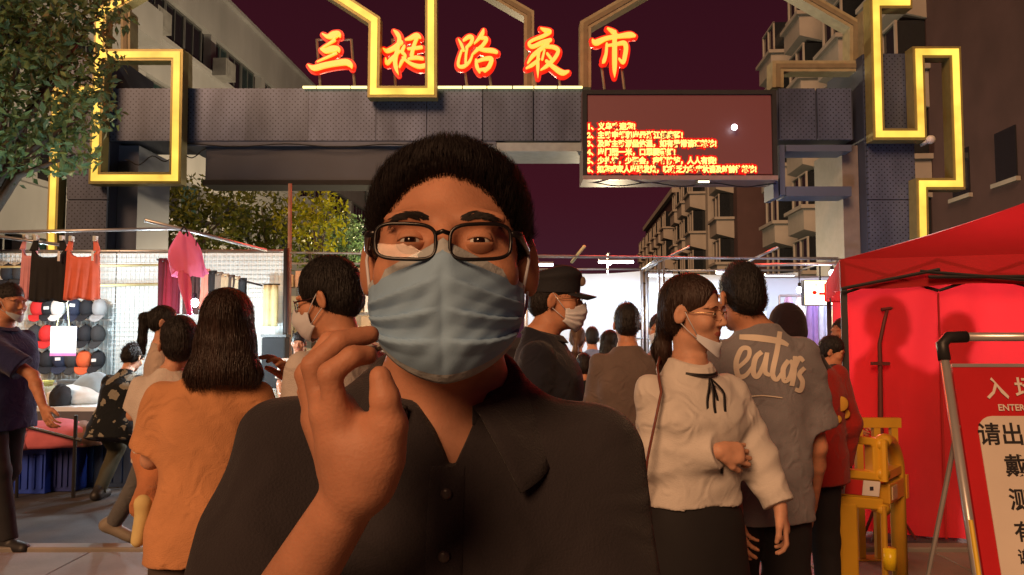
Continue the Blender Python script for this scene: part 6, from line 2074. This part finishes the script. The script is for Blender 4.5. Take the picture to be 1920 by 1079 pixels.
# guard
gd = Person('guard in a dark cap and uniform with white mask facing right', XP(1022, 3.1), 3.1, 1.69, R(80), res=.0062, wide=1.05)
gd.set_head(yaw=R(78), pitch=R(-2), o=np.array([XP(1046, 3.1), 3.1, ZP(563, 3.1)]) - gd.base)
gd.arms(L=dict(e=(.23, .02, 1.10), w=(.20, .20, .95)), Rr=dict(e=(.23, -.02, 1.10), w=(.22, .16, .93)))
gd.body(M_skin)
M_unif = cloth('navy_uniform', (.016, .017, .026))
gd.shirt(M_unif, sleeve='long', hem=.84, loose=.025, amp=.007, seed=51, sl=(.064, .072))
ring_collar(gd, M_unif, 'collar', 1.44, 1.40, .068, .078, .022, .022)
gd.legs(M_unif)
gd.hair(lambda F_, H: hair_short(F_, H, top=.004, side=.003, fringe=.06, nape=-.06), M_hair, n=1500, ln=.01, wd=.0009)
Hg = gd.H
cp = MB()
def capf(u, v):
    a = 2 * math.pi * u; t_ = v
    r = 1.0 + .10 * math.sin(math.pi * min(1, t_ * 1.05)) if t_ < .8 else 1.0
    if t_ < .35: zz_ = .028 + .05 * (t_ / .35); k_ = 1 + .07 * t_
    else:
        q_ = (t_ - .35) / .65; zz_ = .078 + .052 * math.sin(q_ * math.pi / 2); k_ = (1.03 + .06 * math.sin(min(1, q_ * 2.2) * math.pi)) * math.cos(q_ * math.pi / 2 * .999) ** .55
    front = .012 * max(0, -math.cos(a) * -1)
    return Vector(Hg.p(.083 * k_ * math.sin(a), .018 - .107 * k_ * math.cos(a), zz_ + .014 * math.cos(a) * min(1, v * 2)))
cp.grid(capf, 40, 16)
hat = cp.build('cap', cloth('cap_black', (.012, .012, .016)), gd.root, smooth=True)
vz = MB(); vz.grid(lambda u, v: Vector(Hg.p((u - .5) * .15 * (1 - .25 * v * v), -.082 - .075 * v * math.cos((u - .5) * 2.2) + .03 * abs(u - .5) * 2 * (1 - v), .034 - .016 * v - .012 * (2 * (u - .5)) ** 2)), 14, 6)
o = vz.build('visor', MATS['cap_black'], hat, smooth=True); q = o.modifiers.new('thick', 'SOLIDIFY'); q.thickness = .004
MB().ball(Hg.p(0, -.094, .078), .019, 12, 8, squash=(.9, .35, 1.1)).build('badge', mat('cap_badge', (.30, .24, .20), rough=.4, metal=.5), hat, smooth=True)
MB().ball(gd.t(.10, .03, 1.415), .022, 10, 6, squash=(.6, 1, .6)).build('epaulette_badge', mat('cap_badge', (.30, .24, .20)), gd.root, smooth=True)
face_mask(gd.root, Hg, M_mwhite, None, 'pleated', res=26)
glasses(gd.root, Hg, mat('gold_wire', (.55, .38, .22)), 'round', thick=.0009, zc=-.004, w=.024, h=.016, y0=-.0985, lensm=M_glc); finish(gd)
# person in the dark hood and red back
rv = Person('person in a dark cap and black jacket with red back beside the tall man', XP(1508, 3.7), 3.7, 1.545, R(196), res=.0075, wide=1.02)
rv.set_head(yaw=R(200), pitch=R(-8), o=np.array([XP(1472, 3.7), 3.7, ZP(622, 3.7)]) - rv.base)
rv.arms(); rv.body(detail=False)
jk = rv.shirt(cloth('black_jacket', (.016, .014, .018)), sleeve='long', hem=.80, loose=.035, seed=61, sl=(.066, .076))
jk.data.materials.append(cloth('red_jacket', (.30, .018, .015)))
c_ = np.array([p.center[:] for p in jk.data.polygons])
mi_ = ((c_[:, 2] < 1.25 + .25 * (c_[:, 0] - .05)) & (c_[:, 0] > -.04)).astype(np.int32)
jk.data.polygons.foreach_set('material_index', mi_)
for dx, dz, r_ in ((.0, 0, .035), (.035, -.05, .022), (-.02, -.07, .018)):
    hit = BVHTree.FromPolygons([v.co.copy() for v in jk.data.vertices], [tuple(p.vertices) for p in jk.data.polygons]).ray_cast(Vector((.13 + dx, -.6, 1.10 + dz)), Vector((0, 1, 0)))
    if hit[0]: MB().ball(hit[0], r_, 12, 8, squash=(1, .12, 1)).build('gold_emblem', mat('gold_print', (.55, .30, .04), rough=.6), jk, smooth=True)
rv.legs(mat('black_trousers', (.014, .013, .016)))
rv.hair(lambda F_, H: (hair_short(F_, H, top=.03, side=.012, fringe=.03, nape=-.04), F_.add(H.ell((0, -.07, .04), (.07, .07, .01)), .01)), cloth('dark_cap', (.02, .012, .016)), n=0)
finish(rv)
# man walking in at the left edge
nv_ = Person('man in a navy polo with his mask under his chin at the left edge', XP(8, 5.3), 5.3, 1.755, R(78), res=.0075, wide=1.08)
nv_.set_head(yaw=R(72), pitch=R(-4), o=np.array([XP(20, 5.3), 5.3, ZP(568, 5.3)]) - nv_.base)
nv_.arms(Rr=dict(e=nv_.px(62, 705, 5.12), w=nv_.px(82, 765, 5.0), curl=.4), L=dict(e=(.25, -.1, 1.12), w=(.24, -.02, .9)))
nv_.body(M_skin, h=.0062)
nv_.shirt(cloth('navy_polo', (.022, .026, .085)), hem=.76, loose=.04, amp=.009, seed=71, sl=(.066, .088))
ring_collar(nv_, cloth('navy_polo', (.022, .026, .085)), 'collar', 1.44, 1.40, .068, .080, .02, .03)
nv_.legs(mat('charcoal_trousers', (.02, .02, .024), rough=.9), Rr=dict(k=(-.10, .10, .50), a=(-.10, .20, .075)), L=dict(k=(.10, -.02, .48), a=(.10, -.26, .09)))
nv_.hair(lambda F_, H: hair_short(F_, H, top=.012, side=.002, fringe=.06, nape=-.06, back=.004), M_hair, n=1500, ln=.012, wd=.001)
face_mask(nv_.root, nv_.H, mat('mask_grey', (.4, .45, .5), rough=.8), None, 'chin', res=18); brows(nv_.root, nv_.H, M_hair, n=80); finish(nv_)
# shopper crouching at the table
fl_ = Person('shopper in a black floral shirt bending over the stall table', XP(222, 6.75), 6.75, 1.62, R(172), res=.008, lean=.32, fem=True)
fl_.hip = fl_.up * .63
fl_.set_head(yaw=R(165), pitch=R(-25)); fl_.arms(L=dict(e=(.23, .18, 1.15), w=(.16, .40, 1.12)), Rr=dict(e=(.23, .15, 1.15), w=(.16, .40, 1.10)))
fl_.body(M_skinp, detail=False)
M_flo = cloth('floral_cloth', (.012, .014, .016))
n_, l_ = M_flo.node_tree.nodes, M_flo.node_tree.links
vo = n_.new('ShaderNodeTexVoronoi'); vo.inputs['Scale'].default_value = 8.5; vo.inputs['Randomness'].default_value = 1
nzz = n_.new('ShaderNodeTexNoise'); nzz.inputs['Scale'].default_value = 26
tcc = n_.new('ShaderNodeTexCoord'); mpp = n_.new('ShaderNodeVectorMath'); mpp.operation = 'ADD'
l_.new(tcc.outputs['Object'], nzz.inputs['Vector']); sc2 = n_.new('ShaderNodeVectorMath'); sc2.operation = 'SCALE'; sc2.inputs['Scale'].default_value = .06
l_.new(nzz.outputs['Color'], sc2.inputs[0]); l_.new(tcc.outputs['Object'], mpp.inputs[0]); l_.new(sc2.outputs[0], mpp.inputs[1]); l_.new(mpp.outputs[0], vo.inputs['Vector'])
rp_ = n_.new('ShaderNodeValToRGB'); rp_.color_ramp.interpolation = 'CONSTANT'
rp_.color_ramp.elements[0].color = (.22, .21, .17, 1); rp_.color_ramp.elements[1].position = .34; rp_.color_ramp.elements[1].color = (.010, .013, .016, 1)
l_.new(vo.outputs['Distance'], rp_.inputs[0]); l_.new(rp_.outputs[0], n_['Principled BSDF'].inputs['Base Color'])
fl_.shirt(M_flo, sleeve='long', hem=.80, loose=.06, amp=.01, seed=81, sl=(.068, .080))
fl_.legs(mat('olive_trousers', (.05, .048, .03), rough=.9), L=dict(k=(.15, .26, .43), a=(.15, .02, .07)), Rr=dict(k=(-.15, .26, .43), a=(-.16, .0, .07)), top=.95)
fl_.hair(lambda F_, H: (hair_short(F_, H, top=.02, side=.012, fringe=.03, nape=-.08), F_.add(H.ell((0, .10, .03), (.045, .04, .045)), .02)), M_hair, n=800, ln=.03, wd=.002, jitter=.4)
finish(fl_)
# woman with a ponytail walking
pw = Person('woman with a ponytail in a beige top walking past the stall', XP(305, 5.35), 5.35, 1.60, R(112), fem=True, res=.0075)
pw.set_head(yaw=R(100), o=np.array([XP(312, 5.35), 5.35, ZP(605, 5.35)]) - pw.base)
pw.arms(Rr=dict(e=(.20, .02, 1.10), w=(.16, .16, .98)), L=dict(e=(.20, .10, 1.12), w=(.12, .28, 1.05)))
pw.body(M_skinp)
pw.shirt(cloth('beige_top', (.45, .36, .30)), hem=.86, loose=.03, seed=91)
pw.legs(cloth('grey_jeans', (.10, .10, .10)), Rr=dict(k=pw.px(262, 898, 5.3), a=pw.px(212, 982, 5.3), toe=(.8, 0, -.35)), L=dict(k=(.08, .20, .50), a=(.08, .25, .075)), ms=mat('beige_shoe', (.20, .17, .13), rough=.6))
def pony(F_, H):
    s = H.s
    F_.add(H.ell((0, .022, .036), (.080, .101, .092)), .01 * s); F_.add(H.ell((0, .055, -.010), (.070, .062, .060)), .03 * s)
    F_.cut(H.ell((0, -.118, -.045), (.072, .100, .130)), .012 * s); F_.cut(H.ell((0, -.075, -.11), (.13, .094, .125)), .012 * s)
    F_.add(H.cone((0, .10, .055), (0, .150, .035), .026, .034), .02 * s); F_.add(H.cone((0, .150, .035), (0, .160, -.13), .038, .030), .02 * s); F_.add(H.cone((0, .160, -.13), (0, .145, -.23), .030, .010), .02 * s)
pw.hair(pony, M_hair, n=1200, ln=.045, wd=.0016, mode='down', pad=.2, low=.28, jitter=.1, keep=lambda L: L[:, 1] > .0)
MB().tube([pw.H.p(-.03, .108, .055), pw.H.p(0, .112, .03), pw.H.p(.03, .108, .055), pw.H.p(0, .104, .08)], .006, 6, closed=True).build('hair_tie', M_mwhite, pw.root, smooth=True)
finish(pw)

def crowd(label, px, Y, py_top, yaw, col, hair='short', trousers=(.02, .02, .024), fem=False, hyaw=None, sleeve='short', mask=None, res=.0095, skinm=None, hm=None, wide=1.0, detail=False, pitch=-3):
    zt = ZP(py_top, Y)
    p = Person(label, XP(px, Y), Y, zt - .015, R(yaw), fem=fem, res=res, wide=wide)
    p.set_head(yaw=R(hyaw if hyaw is not None else yaw), pitch=R(pitch))
    p.arms(L=dict(e=(.22, .04, 1.10), w=(.18, .20, 1.0)), Rr=dict(e=(.22, .02, 1.10), w=(.19, .18, .98)))
    p.body(skinm or M_skin, detail=detail, h=min(res, .008))
    p.shirt(cloth('crowd_%d_%d' % (px, int(Y * 10)), col), sleeve=sleeve, hem=.80, loose=.03, amp=.008, seed=px)
    p.legs(mat('crowd_trousers_%d' % px, trousers, rough=.9), h=.013)
    if hair == 'short': p.hair(lambda F_, H: hair_short(F_, H, top=.022, side=.008, fringe=.055, nape=-.062), hm or M_hair, n=700, ln=.02, wd=.0016, h=.007)
    elif hair == 'long': p.hair(bob, hm or M_hair, n=700, ln=.08, wd=.0025, mode='down', pad=.18, low=.26, jitter=.08, h=.008)
    elif hair == 'tied': p.hair(tied, hm or M_hair, n=500, ln=.05, wd=.002, mode='down', pad=.18, low=.27, jitter=.1, h=.007)
    if mask: face_mask(p.root, p.H, mask, None, 'cup', res=14, loops=False)
    finish(p)
    return p
crowd('man in a brown grey long sleeved shirt seen from behind', 1176, 4.6, 572, 178, (.13, .10, .09), sleeve='long', wide=1.06)
crowd('woman in a white mask and dusty pink top facing us', 1238, 5.4, 588, -20, (.40, .22, .22), 'tied', fem=True, mask=M_mwhite)
crowd('person with brown hair and a dark top beyond the guard', 1082, 7.0, 612, 165, (.05, .04, .04), 'tied', fem=True, hm=mat('brown_hair', (.09, .05, .03), rough=.5), sleeve='long')
crowd('person in a pale blue collared shirt far beyond the guard', 1110, 8.2, 615, 180, (.18, .24, .42))
crowd('woman with long dark hair far beyond the guard', 1143, 6.5, 619, 185, (.10, .07, .07), 'long', fem=True)
crowd('child in black in front of the far shoppers', 1094, 5.9, 664, 175, (.012, .012, .015), sleeve='long')
crowd('boy with dark hair looking right beside the red tent', 1552, 5.5, 632, 60, (.45, .22, .22), pitch=-12)
crowd('woman in pale pink half hidden by the tent post', 1583, 6.4, 596, -70, (.50, .30, .32), 'tied', fem=True)
crowd('vendor in a white shirt lit yellow behind the glasses man', 562, 8.0, 624, 8, (.65, .62, .55), detail=True)
crowd('person in grey near the warm bulb beside the foreground man ear', 716, 8.8, 594, -60, (.25, .23, .20), 'long', fem=True)
crowd('taller staff member standing inside the red tent', 1712, 5.85, 572, 10, (.25, .25, .28))
crowd('staff member in pale clothes inside the red tent on the right', 1800, 5.75, 588, -20, (.4, .4, .42), 'tied', fem=True)
finish(man)
